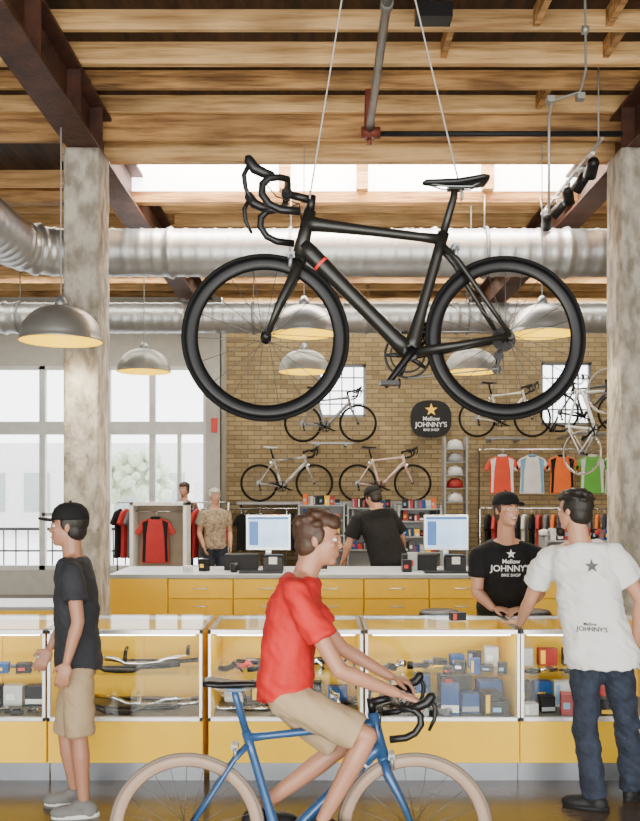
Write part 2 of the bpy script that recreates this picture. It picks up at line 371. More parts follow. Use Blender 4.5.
# employee in black tee
D=6.36
J=dict(head=W(507,511,6.28),neck=W(506,540,D),face=V((.42,-1,.06)),hup=V((0,.07,1)),pelvis=V((1.33,6.52,.95)),sl=W(536,555,D),sr=W(479,555,D),
 el=W(540,592,D-.02),wl=W(525,606,6.1),er=W(477,592,D-.02),wr=W(492,606,6.12),hl=V((1.42,6.52,.9)),hr=V((1.24,6.52,.9)),
 kl=V((1.43,6.5,.5)),kr=V((1.22,6.5,.5)),al=V((1.45,6.55,.085)),ar=V((1.2,6.55,.085)),front=V((0,-1,0)),
 hld=V((-.9,-.35,-.1)),hrd=V((.9,-.4,-.1)),hln=V((0,.2,-1)),hrn=V((0,.2,-1)),hlt=V((0,-1,.3)),hrt=V((0,-1,.3)),curl=.6)
J['wl'].z=1.0;J['wr'].z=1.0
J['tl']=J['al']+V((.03,-.13,-.055));J['tr']=J['ar']+V((-.03,-.13,-.055))
p2=person('smiling employee in black star-print tee leaning on the display case',V((1.33,6.52,0)),J,SK,BTEE,JEAN,BLKM,BH,cap=BTEE,hem=.08,loose=.01,vox=.0055,bulk=1.05,smile=True,fold=.007)
printon(p2[1],p2[2],W(508,565,D),V((1,0,0)),V((0,0,1)),V((0,1,0)),[('star_print',star(0,.085,.034)),('script_print',shift(textmesh('Mellow',.042),0,.02)),('lettering_print',shift(textmesh("JOHNNY'S",.060),0,-.035)),('small_lettering_print',shift(textmesh('BIKE SHOP',.028),0,-.072))],PRT)
# walking youth
D=5.05
J=dict(head=W(68,527,D),neck=W(73,556,D),face=V((-1,-.1,-.1)),pelvis=W(78,662,D),sl=W(72,572,D-.17),sr=W(78,572,D+.17),
 el=W(78,622,D-.23),wl=W(67,662,D-.25),er=W(66,618,D+.23),wr=W(50,648,D+.2),hl=W(78,672,D-.09),hr=W(77,672,D+.09),
 kl=W(80,738,D-.09),kr=W(66,736,D+.1),front=V((-1,0,0)),hln=V((0,1,0)),hlt=V((-1,0,.3)),hrn=V((0,-1,0)),hrt=V((-1,0,.3)),curl=.6)
J['al']=V(((88-320)*D/F,D-.09,.085));J['ar']=V(((70-320)*D/F,D+.1,.085));J['tl']=J['al']+V((-.13,-.02,-.055));J['tr']=J['ar']+V((-.13,0,-.055))
person('youth in charcoal tee, khaki shorts and dark cap walking',V((J['al'].x,D,0)),J,SK2,GTEE,KHK,M('grey_shoe_canvas',(.16,.155,.15),.7),DH,cap=BTEE,hem=.05,loose=.02,leg=.95,bulk=.88,vox=.006,shoewhite=True,fold=.013,pfold=.013)
# rider
D=3.87
def RB(x,z,y=0): return V((-.572+x,D+y,z))
J=dict(head=W(319,540,D),neck=W(303,573,D),face=V((1,-.12,-.15)),hup=V((.06,0,1)),pelvis=W(284,686,D),sl=W(298,591,D+.16),sr=W(295,593,D-.16),
 el=RB(.67,1.08,.23),er=RB(.65,1.07,-.23),wl=RB(.885,.965,.17),wr=RB(.885,.965,-.17),hl=W(286,698,D+.085),hr=W(286,698,D-.085),
 kl=RB(.66,.66,.11),kr=RB(.77,.77,-.11),al=RB(.30,.39,.12),ar=RB(.58,.42,-.12),tl=RB(.40,.335,.12),tr=RB(.70,.335,-.12),
 hld=V((.9,0,-.3)),hrd=V((.9,0,-.3)),hln=V((0,0,-1)),hrn=V((0,0,-1)),hlt=V((0,-1,0)),hrt=V((0,1,0)),curl=1.3)
J['front']=V((1,0,-.3))
person('cyclist in red tee and khaki shorts riding a blue bicycle',V((-.17,D,0)),J,SK2,RTEE,KHK,BLKM,BH,hem=.08,loose=.016,leg=.9,bulk=.84,vox=.006,shoewhite=True,fold=.015,pfold=.013)
# employee at the till
D=10.1
J=dict(head=W(373,498,D+.02),neck=W(378,510,D),face=V((-.55,.6,-.7)),hup=V((-.35,.3,1)),pelvis=W(392,566,D-.05),sl=W(358,519,D+.0),sr=W(390,514,D+.12),
 el=W(350,541,D+.05),wl=W(344,558,D+.12),er=W(402,538,D+.17),wr=W(403,556,D+.25),hl=W(384,572,D-.05),hr=W(400,572,D-.0),
 front=V((-.5,.8,0)),hln=V((0,0,-1)),hrn=V((0,0,-1)),hlt=V((1,0,0)),hrt=V((-1,0,0)))
for k,x in(('l',.72),('r',.90)):
    J['k'+k]=V((x,D,.48));J['a'+k]=V((x,D,.085));J['t'+k]=V((x-.06,D+.12,.03))
person('employee in black shirt and cap stooping behind the counter',V((.8,D,0)),J,SK,BTEE,JEAN,BLKM,DH,cap=BTEE,hem=.06,vox=.012,bulk=1.1,loose=.03,sleeve=.8)
def bystander(x,y,D,shirt,hair,label,face,skin=SK):
    h=W(x,y,D);X=h.x;z=h.z;f=face.normalized();s=V((-f.y,f.x,0))
    def q(a,b_,zz): return V((X,D,zz))+s*a+f*b_
    J=dict(head=h,neck=q(0,0,z-.17),face=f,pelvis=q(0,0,z-.7),sl=q(.18,0,z-.26),sr=q(-.18,0,z-.26),el=q(.23,-.02,z-.53),er=q(-.23,-.02,z-.53),
     wl=q(.2,.12,z-.72),wr=q(-.2,.12,z-.72),hl=q(.09,0,z-.75),hr=q(-.09,0,z-.75),kl=q(.1,.02,.47),kr=q(-.1,.02,.47),al=q(.1,0,.085),ar=q(-.1,0,.085),
     tl=q(.11,.12,.03),tr=q(-.11,.12,.03),front=f,hln=-s,hrn=s,hlt=f,hrt=f)
    person(label,V((X,D,0)),J,skin,shirt,JEAN,BLKM,hair,vox=.014,hem=.06)
bystander(215,497,13.2,M('mottled_beige_shirt',(.36,.27,.17),.8,0,.6,26,col2=(.13,.11,.085)),WH,'grey-haired shopper in patterned beige shirt beside the clothes rail',V((.4,-1,0)))
bystander(184,490,14.7,M('brown_shirt',(.12,.06,.04),.8),BH,'shopper in brown shirt behind the clothes rail',V((-.4,-1,0)))
# ---------------------------------------------------------------- bicycle
YA=Matrix.Rotation(math.pi/2,4,'X')
def bike(label,loc,rotz,fc,rimc=None,tirec=None,lo=False,deep=.045,accent=None,barc=None,group=None,saddlec=None,fat=1.0,roty=0,crank=-20,hb=1.0):
    o=top('bicycle',label,'bicycle',loc,(0,roty,rotz),group)
    rimc=rimc or CARB;tirec=tirec or TIRE;barc=barc or BLK;saddlec=saddlec or BLK
    ns=8 if lo else 14;nw=36 if lo else 96
    RA=V((0,0,.335));FA=V((.98,0,.335));BB=V((.40,0,.272));SC=V((.262,0,.735));HB=V((.842,0,.66));HT=V((.797,0,.845))
    Y=V((0,1,0))
    b=B();b.tube([HB-(HT-HB)*.02,lerp(HB,HT,.5),HT],[.027*fat,.024*fat,.024],ns)
    hj=lerp(HB,HT,.72);hd=lerp(HB,HT,.25)
    b.tube([hj,lerp(hj,SC,.08),lerp(hj,SC,.2),lerp(hj,SC,.5),lerp(hj,SC,.85),SC],[.028*fat,.024*fat,.021*fat,.017*fat,.016*fat,.020*fat],ns);b.tube([hd,lerp(hd,BB,.08),lerp(hd,BB,.3),lerp(hd,BB,.6),lerp(hd,BB,.88),BB],[.028*fat,.031*fat,.028*fat,.026*fat,.029*fat,.034*fat],ns)
    b.tube([BB,lerp(BB,SC,.12),lerp(BB,SC,.4),lerp(BB,SC,.85),SC+(SC-BB)*.06],[.033*fat,.026*fat,.019*fat,.019*fat,.021*fat],ns);b.tube([BB-Y*.036,BB+Y*.036],.027*fat,ns)
    for s in(1,-1):
        b.tube([BB+Y*s*.03+V((-.02,0,0)),V((.2,s*.045,.30)),RA+Y*s*.062],[.018*fat,.013*fat,.010],ns)
        b.tube([SC+Y*s*.012-V((0,0,.03)),V((.205,s*.032,.645)),V((.11,s*.05,.50)),RA+Y*s*.062],[.013*fat,.010*fat,.009*fat,.009],ns)
        b.tube([RA+Y*s*.056,RA+Y*s*.068],.016,ns)
    fr=part(b,'frame',fc,o)
    if accent:
        b=B();d=(BB-hd).normalized();b.tube([hd+d*.10,hd+d*.112],[.0312*fat,.0312*fat],ns);part(b,'frame_stripe',accent,fr)
    b=B();b.tube([HB+V((-.0,0,-.002)),HB+V((.008,0,-.035))],[.028*fat,.026*fat],ns)
    for s in(1,-1): b.tube([HB+V((.006,s*.01,-.02)),HB+V((.018,s*.042,-.07)),lerp(HB,FA,.6)+Y*s*.05,FA+Y*s*.052],[.019*fat,.019*fat,.013*fat,.008],ns)
    part(b,'fork',fc,o)
    for nm,A in(('rear',RA),('front',FA)):
        T=Matrix.Translation(A)@YA
        b=B();R1=.320;b.lathe([(R1,-.010),(R1+.003,0),(R1,.010),(R1-.015,.0118),(R1-deep*.5,.0115),(R1-deep*.85,.007),(R1-deep,.0),(R1-deep*.85,-.007),(R1-deep*.5,-.0115),(R1-.015,-.0118)],nw,T,closed=True)
        w=part(b,'wheel_rim',rimc,o)
        b=B();b.lathe([(.3275+.0088*math.cos(a),.0112*math.sin(a)) for a in [i*math.pi/4 for i in range(8)]],nw,T,closed=True);part(b,'tire',tirec,w)
        b=B();k=18 if nm=='front' else 24
        for i in range(k):
            a=2*math.pi*i/k;s=1 if i%2 else -1;a2=a+(.5*(1 if (i//2)%2 else -1))
            b.tube([A+V((.018*math.cos(a2),s*.03,.018*math.sin(a2))),A+V(((R1-deep+.003)*math.cos(a),0,(R1-deep+.003)*math.sin(a)))],.0015 if not lo else .0018,4)
        sp=part(b,'spokes',SPK if not lo else GREY,w);sp['kind']='stuff'
        b=B();b.tube([A-Y*.05,A-Y*.032,A-Y*.03,A,A+Y*.03,A+Y*.032,A+Y*.05],[.009,.022,.014,.013,.014,.022,.009],ns);part(b,'hub',BLK,w)
        if nm=='rear':
            b=B()
            for i in range(6): b.tube([A-Y*(.030+i*.0035),A-Y*(.032+i*.0035)],.05-i*.005,24)
            part(b,'cassette',BLKM if not lo else GREY,w)
    b=B();u=(SC-BB).normalized();b.tube([SC,SC+u*.18,V((.205,0,.94))],[.0165,.0155,.013],ns);b.bx(.17,.235,-.018,.018,.935,.95);part(b,'seatpost',fc if not lo else BLK,o)
    b=B();rings=[]
    for x,w_,h,z in[(.075,.062,.014,.975),(.10,.07,.018,.975),(.15,.055,.018,.968),(.20,.032,.016,.966),(.27,.022,.014,.966),(.325,.018,.012,.965),(.338,.008,.006,.962)]:
        rings.append((V((x,0,z)),Y*w_,V((0,0,h))))
    b.loft(rings,14,p=2.2)
    sd=part(b,'saddle',saddlec,o)
    b=B()
    for s in(1,-1): b.tube([(.10,s*.03,.965),(.14,s*.022,.945),(.25,s*.022,.945),(.31,s*.008,.958)],.0035,6)
    part(b,'saddle_rail',GREY,sd)
    st=V((.783,0,.885));CL=V((.890,0,.912))
    b=B();b.tube([HT,HT+V((-.009,0,.06))],.017,ns);b.tube([st,CL],[.017,.016],ns);b.tube([CL-Y*.022,CL+Y*.022],.021,ns);part(b,'stem',BLK,o)
    def cl(x,y,z): return CL+V((x*hb,y,z*hb))
    b=B()
    for s in(-1,1):
        q=[CL,CL+V((0,s*.1,0)),cl(.004,s*.17,0),cl(.03,s*.198,-.003),cl(.068,s*.205,-.008),cl(.09,s*.208,-.03),cl(.092,s*.211,-.065),cl(.068,s*.214,-.10),cl(.03,s*.217,-.118),cl(-.035,s*.22,-.124)]
        b.tube(q,[.0158,.0135]+[.0125]*2+[.0150]*6,ns)
    part(b,'handlebar',barc,o)
    for s in(-1,1):
        b=B();b.tube([cl(.05,s*.205,.0),cl(.085,s*.207,.008),cl(.115,s*.207,.022),cl(.135,s*.207,.05),cl(.137,s*.207,.064)],[.012,.019,.021,.020,.012],ns)
        lv=part(b,'brake_hood',BLK,o)
        b=B();b.tube([cl(.135,s*.207,.035),cl(.152,s*.207,-.0),cl(.147,s*.21,-.045),cl(.125,s*.212,-.09)],[.009,.010,.009,.006],8);part(b,'brake_lever',BLK,lv)
    cr=.172
    b=B();T=Matrix.Translation(BB-Y*.045)@YA
    b.lathe([(.088,-.0015),(.098,-.0015),(.098,.0015),(.088,.0015)],36,T,closed=True)
    b.lathe([(.066,.003),(.074,.003),(.074,.006),(.066,.006)],36,T,closed=True)
    for i in range(5):
        a=i*2*math.pi/5;b.tube([BB-Y*.048,BB-Y*.045+V((.09*math.cos(a),0,.09*math.sin(a)))],[.014,.007],8)
    part(b,'chainring',BLK,o)
    for s in(-1,1):
        c_=math.radians(crank);d=V((math.cos(c_),0,math.sin(c_)))*s;e=BB+Y*s*.07+d*cr
        b=B();b.tube([BB+Y*s*.05-d*.015,BB+Y*s*.055+d*.03,e,e+d*.012],[.019,.016,.012,.009],ns);part(b,'crank_arm',CARB,o)
        b=B();b.tube([e,e+Y*s*.06],.006,8);b.bx(e.x-.035,e.x+.035,e.y+s*.022-.002 if s>0 else e.y-.085,e.y+.085 if s>0 else e.y-.02,e.z-.008,e.z+.008)
        b.tube([e+V((-.045,s*.05,.0)),e+V((-.038,s*.05,.0))],.02,8);part(b,'pedal',BLK,o)
    b=B();ch=BB+V((0,-.045,.095));cb=BB+V((0,-.045,-.095));r0=.035
    b.tube([ch,RA+V((0,-.045,r0))],.0035,4);b.tube([cb,V((.02,-.045,.215)),V((.03,-.045,.225))],.0035,4);part(b,'chain',GREY,o)
    b=B();b.tube([RA+V((.0,-.065,-.01)),V((.01,-.07,.27)),V((.025,-.06,.215))],[.012,.012,.008],8);b.tube([(.025,-.052,.215),(.025,-.062,.215)],.02,12);b.tube([(.015,-.052,.272),(.015,-.062,.272)],.02,12);part(b,'rear_derailleur',BLK,o)
    for p_ in(HB+V((.035,0,.0)),SC+V((-.055,0,-.035))):
        b=B();b.bx(p_.x-.014,p_.x+.014,-.035,.035,p_.z-.012,p_.z+.012)
        for s in(1,-1): b.tube([p_+Y*s*.032,p_+V((.006,s*.03,-.05))],[.009,.007],8)
        part(b,'brake_caliper',CHR if lo else GREY,o)
    if not lo:
        b=B()
        for s in(1,-1): b.tube([cl(.09,s*.19,-.01),cl(.04,s*.1,-.04),CL+V((-.05,0,-.04)),hj+V((.02,s*.02,.0)),hd+V((-.03,s*.02,-.01))],.0025,6)
        part(b,'cable_housing',BLK,o)
    return o
ra=W(507,338,3.68);fa=W(263,337,3.60);d=fa-ra
mb=bike('matte black carbon road bicycle with deep rims hung on cords',ra-V((0,0,.335)),math.atan2(d.y,d.x),MATC,accent=RED,fat=1.16,roty=.012,deep=.050,crank=-52,hb=1.12)
bike('blue road bicycle with pale tires being ridden',V((-.572,3.87,0)),0,M('blue_paint',(.03,.09,.22),.3,.2),M('tan_rim',(.36,.25,.18),.5),M('pale_tire',(.18,.14,.115),.6),barc=BLK,accent=WHT,crank=170)
for a,bp in((W(310,196,3.61),V((.30,3.69,5.11))),(W(462,196,3.66),V((.08,3.69,5.11)))):
    b=B();b.tube([a,bp],.0035,6);b.tube([a+V((0,-.02,-.012)),a+V((0,-.02,.012)),a+V((0,.02,.012)),a+V((0,.02,-.012))],.004,6,closed=True);b.ell(bp+V((0,0,-.02)),.02,8)
    solo(b,'suspension_cord',M('grey_cord',(.35,.33,.3),.7),'thin grey cord holding up the black bicycle','cord',group='bicycle suspension cords')
wb=[((243,502),(330,502),15.9,M('white_dark_frame',(.62,.60,.58),.3,0,.9,6,col2=(.05,.04,.05)),'white and dark road bicycle on the wall ledge',0),
((343,502),(428,502),15.9,M('white_red_frame',(.75,.72,.68),.3,0,.5,5,col2=(.5,.1,.06)),'white and red road bicycle on the wall ledge',0),
((289,442),(372,442),15.9,M('grey_frame',(.2,.2,.22),.3),'dark road bicycle mounted high before the window',0),
((466,437),(546,437),15.9,M('cream_frame',(.75,.7,.6),.3),'cream road bicycle mounted high on the brick wall',0),
((548,432),(632,432),15.3,M('black_frame',(.04,.04,.05),.3),'black road bicycle mounted high on the brick wall',0)]
LED=[]
for (x0,y0),(x1,_),D,fm,lb,_t in wb:
    a=W(x0,y0,D);cx=(a.x+W(x1,y0,D).x)/2
    bike(lb,V((cx-.49,D+.1,a.z)),0,fm,lo=True,deep=.025,rimc=BLKM,group='bicycles displayed on the wall',saddlec=WHT if 'white and dark' in lb else None)
    LED.append((cx,a.z,D))
for x,D,lb,fm in((600,13.2,'white road bicycle hung upright beside the concrete column',M('white_frame2',(.8,.8,.78),.3)),):
    g=W(x,470,D);o=bike(lb,g+V((0,0,.12)),math.radians(-72),fm,CHR,M('cream_tire',(.6,.5,.4),.6),lo=True,deep=.02,barc=WHT)
    o.rotation_euler=(0,math.radians(-65),math.radians(-50))
    b=B();b.tube([(g.x+.25,D+.35,0),(g.x+.25,D+.35,g.z+1.1)],.02,8);b.bx(g.x-.0,g.x+.5,D+.1,D+.6,0,.03)
    solo(b,'bicycle_stand',GREY,'grey steel post beside an upright bicycle','bicycle stand')
# ---------------------------------------------------------------- shell
CZ=5.27
WX0,WX1=-2.25,3.02
b=B();b.bx(-7,7,-4,17,-.1,0);struct(b,'floor',FLR)
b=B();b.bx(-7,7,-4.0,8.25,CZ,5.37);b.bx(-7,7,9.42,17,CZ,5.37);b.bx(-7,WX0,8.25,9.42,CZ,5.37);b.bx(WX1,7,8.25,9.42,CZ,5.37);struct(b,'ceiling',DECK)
zt=5.3
WD=16.5
def px(x,D):return (x-320)*D/F
def pz(y,D):return CH+(490-y)*D/F
b=B();w1=(px(318,WD),px(366,WD),pz(417,WD),pz(364,WD));w2=(px(541,WD),px(592,WD),pz(425,WD),pz(362,WD));x0,x1=-1.75,6.3
for a,c_ in((x0,w1[0]),(w1[1],w2[0]),(w2[1],x1)): b.bx(a,c_,WD,WD+.3,0,zt)
for w in(w1,w2): b.bx(w[0],w[1],WD,WD+.3,0,w[2]);b.bx(w[0],w[1],WD,WD+.3,w[3],zt)
struct(b,'wall_back',BRICK)
for i,w in enumerate((w1,w2)):
    b=B()
    b.bx(w[0],w[0]+.05,WD+.05,WD+.12,w[2],w[3]);b.bx(w[1]-.05,w[1],WD+.05,WD+.12,w[2],w[3]);b.bx(w[0],w[1],WD+.05,WD+.12,w[2],w[2]+.05);b.bx(w[0],w[1],WD+.05,WD+.12,w[3]-.05,w[3])
    for k in(1,2,3):
        x=w[0]+(w[1]-w[0])*k/4;b.bx(x-.012,x+.012,WD+.06,WD+.1,w[2],w[3])
        z=w[2]+(w[3]-w[2])*k/4;b.bx(w[0],w[1],WD+.06,WD+.1,z-.012,z+.012)
    o=struct(b,'window_%d'%(i+1),GREY);b=B();b.bx(w[0],w[1],WD+.075,WD+.08,w[2],w[3]);part(b,'glass_pane',GLW,o)
GW=M('grey_painted_wall',(.44,.43,.39),.8,0,.1)
b=B();b.bx(-1.95,-1.72,15.5,16.5,0,zt);struct(b,'wall_return',GW)
SD=15.5;zh=pz(366,SD)
b=B();b.bx(-7,-1.95,SD,SD+.2,zh,zt);b.bx(px(206,SD)+0,-1.72,SD-.02,SD+.2,0,zt);b.bx(-7,px(206,SD),SD,SD+.2,0,.42);struct(b,'wall_storefront',GW)
xs=[-30,42,107,152,206]
for i in range(4):
    a=px(xs[i],SD);c_=px(xs[i+1],SD);b=B();f=.05
    b.bx(a,a+f,SD,SD+.12,.42,zh);b.bx(c_-f,c_,SD,SD+.12,.42,zh);b.bx(a,c_,SD,SD+.12,.42,.50);b.bx(a,c_,SD,SD+.12,zh-.06,zh)
    z=pz(428,SD);b.bx(a,c_,SD-.02,SD+.12,z-.11,z+.11)
    if i%2==1 or i==3: b.bx((a+c_)/2-.03,(a+c_)/2+.03,SD,SD+.12,.42,z);b.bx(a,c_,SD,SD+.12,1.35,1.41)
    o=struct(b,'window_%d'%(i+3),M('pale_window_frame',(.62,.64,.63),.5));b=B();b.bx(a,c_,SD+.05,SD+.056,.42,zh);part(b,'glass_pane',GLW,o)
b=B();b.bx(-7,-6.8,-4,17,0,zt);struct(b,'wall_left',GW)
b=B();b.bx(6.3,6.5,-4,17,0,zt);struct(b,'wall_right',BRICK)
# skylight well with a back pane that glows in place of daylight
b=B();b.bx(WX0,WX1,8.2,8.3,4.80,6.0);b.bx(WX0-.1,WX0,8.2,9.5,4.8,6.0);b.bx(WX1,WX1+.1,8.2,9.5,4.8,6.0);b.bx(WX0,WX1,9.4,9.5,5.33,6.0);b.bx(WX0-.1,WX1+.1,8.2,9.5,6.0,6.1);struct(b,'trim_1',PINE2)
b=B();b.bx(-6.8,6.3,9.38,9.5,4.80,4.915);b.bx(-6.8,6.3,7.99,8.05,4.90,CZ);struct(b,'trim_2',PINE)
b=B()
for x in (110,285,362,487,605): b.bx(px(x,9.4)-.06,px(x,9.4)+.06,9.30,9.46,4.915,5.33)
b.bx(WX0,WX1,9.39,9.46,5.30,5.33);o=struct(b,'window_7',PINE2);b=B();b.bx(WX0,WX1,9.42,9.425,4.915,5.33);part(b,'glass_pane',GLOW,o)
RJo=random.Random(3)
J1=[3.2+.47*k for k in range(11)];J2=[9.75+.52*k for k in range(13)]
for L_ in(J1,J2):
    for k,y in enumerate(L_):
        t=.05 if k%4 else .07;h=.145+.012*RJo.random()+(.02 if k%4==0 else 0)
        b=B();b.bx(-6.8,6.3,y,y+t,CZ-h,CZ);solo(b,'ceiling_joist',[PINE2,PINE,PINE2,PINE2,PINE][k%5],'rough pine joist under the dark board ceiling','ceiling joist',group='ceiling joists',bevel=.006)
        if k+1<len(L_):
            for j in range(2):
                X=RJo.uniform(-3.5,4);b=B();b.bx(X,X+.045,y+t,L_[k+1],5.14,CZ);solo(b,'joist_blocking',PINE,'short pine block between two ceiling joists','wood block',group='joist blocking')
for x,nm in((-1.98,'rust-red steel I-beam carried on the concrete column'),(2.70,'rust-red steel I-beam along the ceiling')):
    b=B();b.bx(x-.13,x+.13,-3.5,16.4,4.66,4.685);b.bx(x-.13,x+.13,-3.5,16.4,5.07,5.095);b.bx(x-.012,x+.012,-3.5,16.4,4.685,5.07)
    for yy in(4.0,5,6,7.0,7.7,9.5,11.5): b.bx(x-.12,x+.12,yy-.01,yy+.01,4.685,5.07)
    solo(b,'steel_beam',RUST,nm,'beam',group='steel beams')
for x0,x1 in((-2.145,-1.843),(2.51,2.90)):
    b=B();rg=[];n=60
    for k in range(n+1):
        z=4.655*k/n;wv=.008*noise.noise(V((x0,z*5,1)));w2_=.008*noise.noise(V((x0,z*6,7)))
        rg.append((V(((x0+x1)/2+wv,7.7+w2_,z)),V(((x1-x0)/2+wv,0,0)),V((0,.2+w2_,0))))
    b.loft(rg,36,p=14);o=solo(b,'concrete_column',CONC,'rough stained board-formed concrete column behind the display cases','column',group='concrete columns')
# ducts
def duct(pts,r,name,label):
    P=[];pp=[V(p) for p in pts]
    for i in range(len(pp)-1):
        L=(pp[i+1]-pp[i]).length;n=max(1,int(L/.03))
        for k in range(n):P.append(lerp(pp[i],pp[i+1],k/n))
    P.append(pp[-1]);rr=[]
    for i in range(len(P)): rr.append(r+(.010 if i%5==0 else 0)+(.016 if i%45 in(0,1) else 0))
    b=B();b.tube(P,rr,40);return solo(b,name,DUCT,label,'air duct',group='spiral ducts')
z=4.25
arc=[(-2.55-.5*math.sin(a),9.3-.5*(1-math.cos(a)),z) for a in [k*math.pi/2/8 for k in range(1,9)]]
duct([(3.9,9.3,z),(-2.55,9.3,z)]+arc+[(-3.05,7.1,z)],.24,'air_duct','galvanised spiral air duct with an elbow beneath the joists')
duct([(6.1,13.5,4.38),(-6.6,13.5,4.38)],.225,'air_duct','galvanised spiral air duct spanning the shop')
for x in(-4.5,-1,2.2,4.6):
    b=B();b.tube([(x,13.5,4.6),(x,13.5,CZ)],.008,6);b.lathe([(.245,-.015),(.252,-.015),(.252,.015),(.245,.015)],32,Matrix.Translation((x,13.5,4.38))@Matrix.Rotation(math.pi/2,4,'Y'),closed=True);solo(b,'duct_hanger',GREY,'steel strap hanger around the air duct','duct hanger',group='duct hangers')
for x in(-.3,1.7,3.3):
    b=B();b.tube([(x,9.3,4.48),(x,9.3,4.85),(x,9.4,4.85)],.008,6);b.lathe([(.26,-.015),(.266,-.015),(.266,.015),(.26,.015)],32,Matrix.Translation((x,9.3,z))@Matrix.Rotation(math.pi/2,4,'Y'),closed=True);solo(b,'duct_hanger',GREY,'steel strap hanger around the air duct','duct hanger',group='duct hangers')
# pipes
b=B();b.tube([(.41,-3.1,4.78),(.41,7.42,4.78)],.03,12);b.tube([(.41,5.5,4.78),(.41,5.56,4.78)],.04,12);solo(b,'sprinkler_pipe',M('grey_pipe',(.18,.18,.17),.5,.4),'grey steel sprinkler pipe hung below the joists','pipe')
b=B();b.tube([(.41,7.48,4.72),(.41,7.48,CZ)],[.05,.03],12);b.tube([(.34,7.48,4.77),(.50,7.48,4.77)],.048,12);b.tube([(.41,7.48,4.72),(.41,7.48,4.67)],.02,8);solo(b,'pipe_coupling',M('red_fitting',(.20,.05,.03),.5,.3),'rust-red grooved coupling joining two sprinkler pipes','pipe fitting')
b=B();b.tube([(.50,7.48,4.76),(2.51,7.48,4.76)],.022,10);solo(b,'sprinkler_pipe',BLKM,'black steel sprinkler pipe crossing below the joists','pipe')
cd=M('pale_conduit',(.36,.36,.34),.4,.6)
b=B();b.tube([W(585,-31,6.0),W(585,0,6.0),W(586,70,6.0),W(580,92,6.0),W(552,101,6.0),W(549,118,6.0),W(549,215,6.0)],.009,8);b.tube([W(582,30,6.0),W(588,30,6.0)],.03,8);b.bx(1.71,1.76,5.97,6.03,4.4,4.44);b.bx(1.51,1.56,5.97,6.03,4.38,4.42);solo(b,'electrical_conduit',cd,'galvanised electrical conduit with junction boxes','conduit')
b=B();b.bx(.64,.88,5.96,6.10,4.94,5.04);b.tube([(.75,6.05,5.02),(.75,6.05,CZ)],.012,8);solo(b,'ceiling_speaker',BLK,'small black speaker box fixed under a joist','speaker')
# track lights
b=B();b.bx(2.28,2.30,7.3,9.3,4.64,4.665);b.tube([(2.29,7.4,4.66),(2.29,7.4,CZ)],.006,6);b.tube([(2.29,9.25,4.66),(2.29,9.38,4.85)],.006,6);solo(b,'lighting_track',M('grey_track',(.35,.35,.34),.5),'pale ceiling lighting track beside the column','lighting track')
o=top('track_spotlight','black track spotlight with glass lens','spotlight',(2.29,7.6,4.64),group='track spotlights')
b=B();b.bx(-.015,.015,-.05,.05,-.025,0);b.tube([(0,0,-.025),(0,0,-.09)],.007,6);part(b,'mount',WHT,o)
Tm=Matrix.Translation((0,-.02,-.13))@Matrix.Rotation(.9,4,'X')
b=B();b.lathe([(.001,.09),(.03,.09),(.05,.06),(.055,-.08),(.045,-.08),(.04,-.05),(.001,-.05)],20,Tm);sp=part(b,'lamp_head',BLK,o)
b=B();b.lathe([(.001,-.06),(.04,-.06)],20,Tm);part(b,'lens',CHR,sp)
for y,rz in((7.95,.5),(8.3,-.4),(8.7,.8),(9.1,-.2)): clone(o,(2.29,y,4.64),(0,0,rz))
# pendants
def pendant(label,x,yb,D,r):
    c=W(x,yb,D);zc=5.12-c.z;h=.84
    o=top('pendant_lamp',label,'pendant lamp',c,group='dome pendant lamps')
    pr=[(r*math.cos(a)**.85,r*h*math.sin(a)) for a in [i*math.pi/2/14 for i in range(14)]]+[(.03,r*h*1.002)]
    b=B();b.lathe([(r*1.0,-.012),(r*1.02,-.01)]+pr,48);sh=part(b,'lamp_shade',M('spun_aluminium',(.32,.32,.305),.36,.7,.08,4),o)
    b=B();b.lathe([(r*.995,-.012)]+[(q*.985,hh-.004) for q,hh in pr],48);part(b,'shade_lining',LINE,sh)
    b=B();b.tube([(0,0,r*h-.02),(0,0,r*h+.04),(0,0,r*h+.08)],[.055,.045,.02],16);part(b,'socket',GREY,o)
    b=B();b.tube([(0,0,r*h+.07),(0,0,zc)],.005,6);b.tube([(0,0,zc-.03),(0,0,zc)],.05,16);part(b,'cord',GRYP,o)
    b=B();b.ell((0,0,r*.4),(.045,.045,.06),12);b.tube([(0,0,r*.45),(0,0,r*h-.01)],.02,8);part(b,'bulb',WARM,o)
    l=bpy.data.lights.new('pendant_light','SPOT');l.energy=80;l.color=(1,.88,.66);l.spot_size=2.6;l.shadow_soft_size=.08;l.spot_blend=.4
    lo=bpy.data.objects.new('pendant_light',l);COL.objects.link(lo);lo.parent=o;lo.location=(0,0,-.03)
    return o
for a in((61,340,7.1,.32),(144,371,10.2,.30),(304,333,8.1,.298),(304,371,10.2,.285),(542,333,8.1,.302),(471,371,10.2,.30)):
    pendant('domed aluminium pendant lamp with yellow lining',*a)
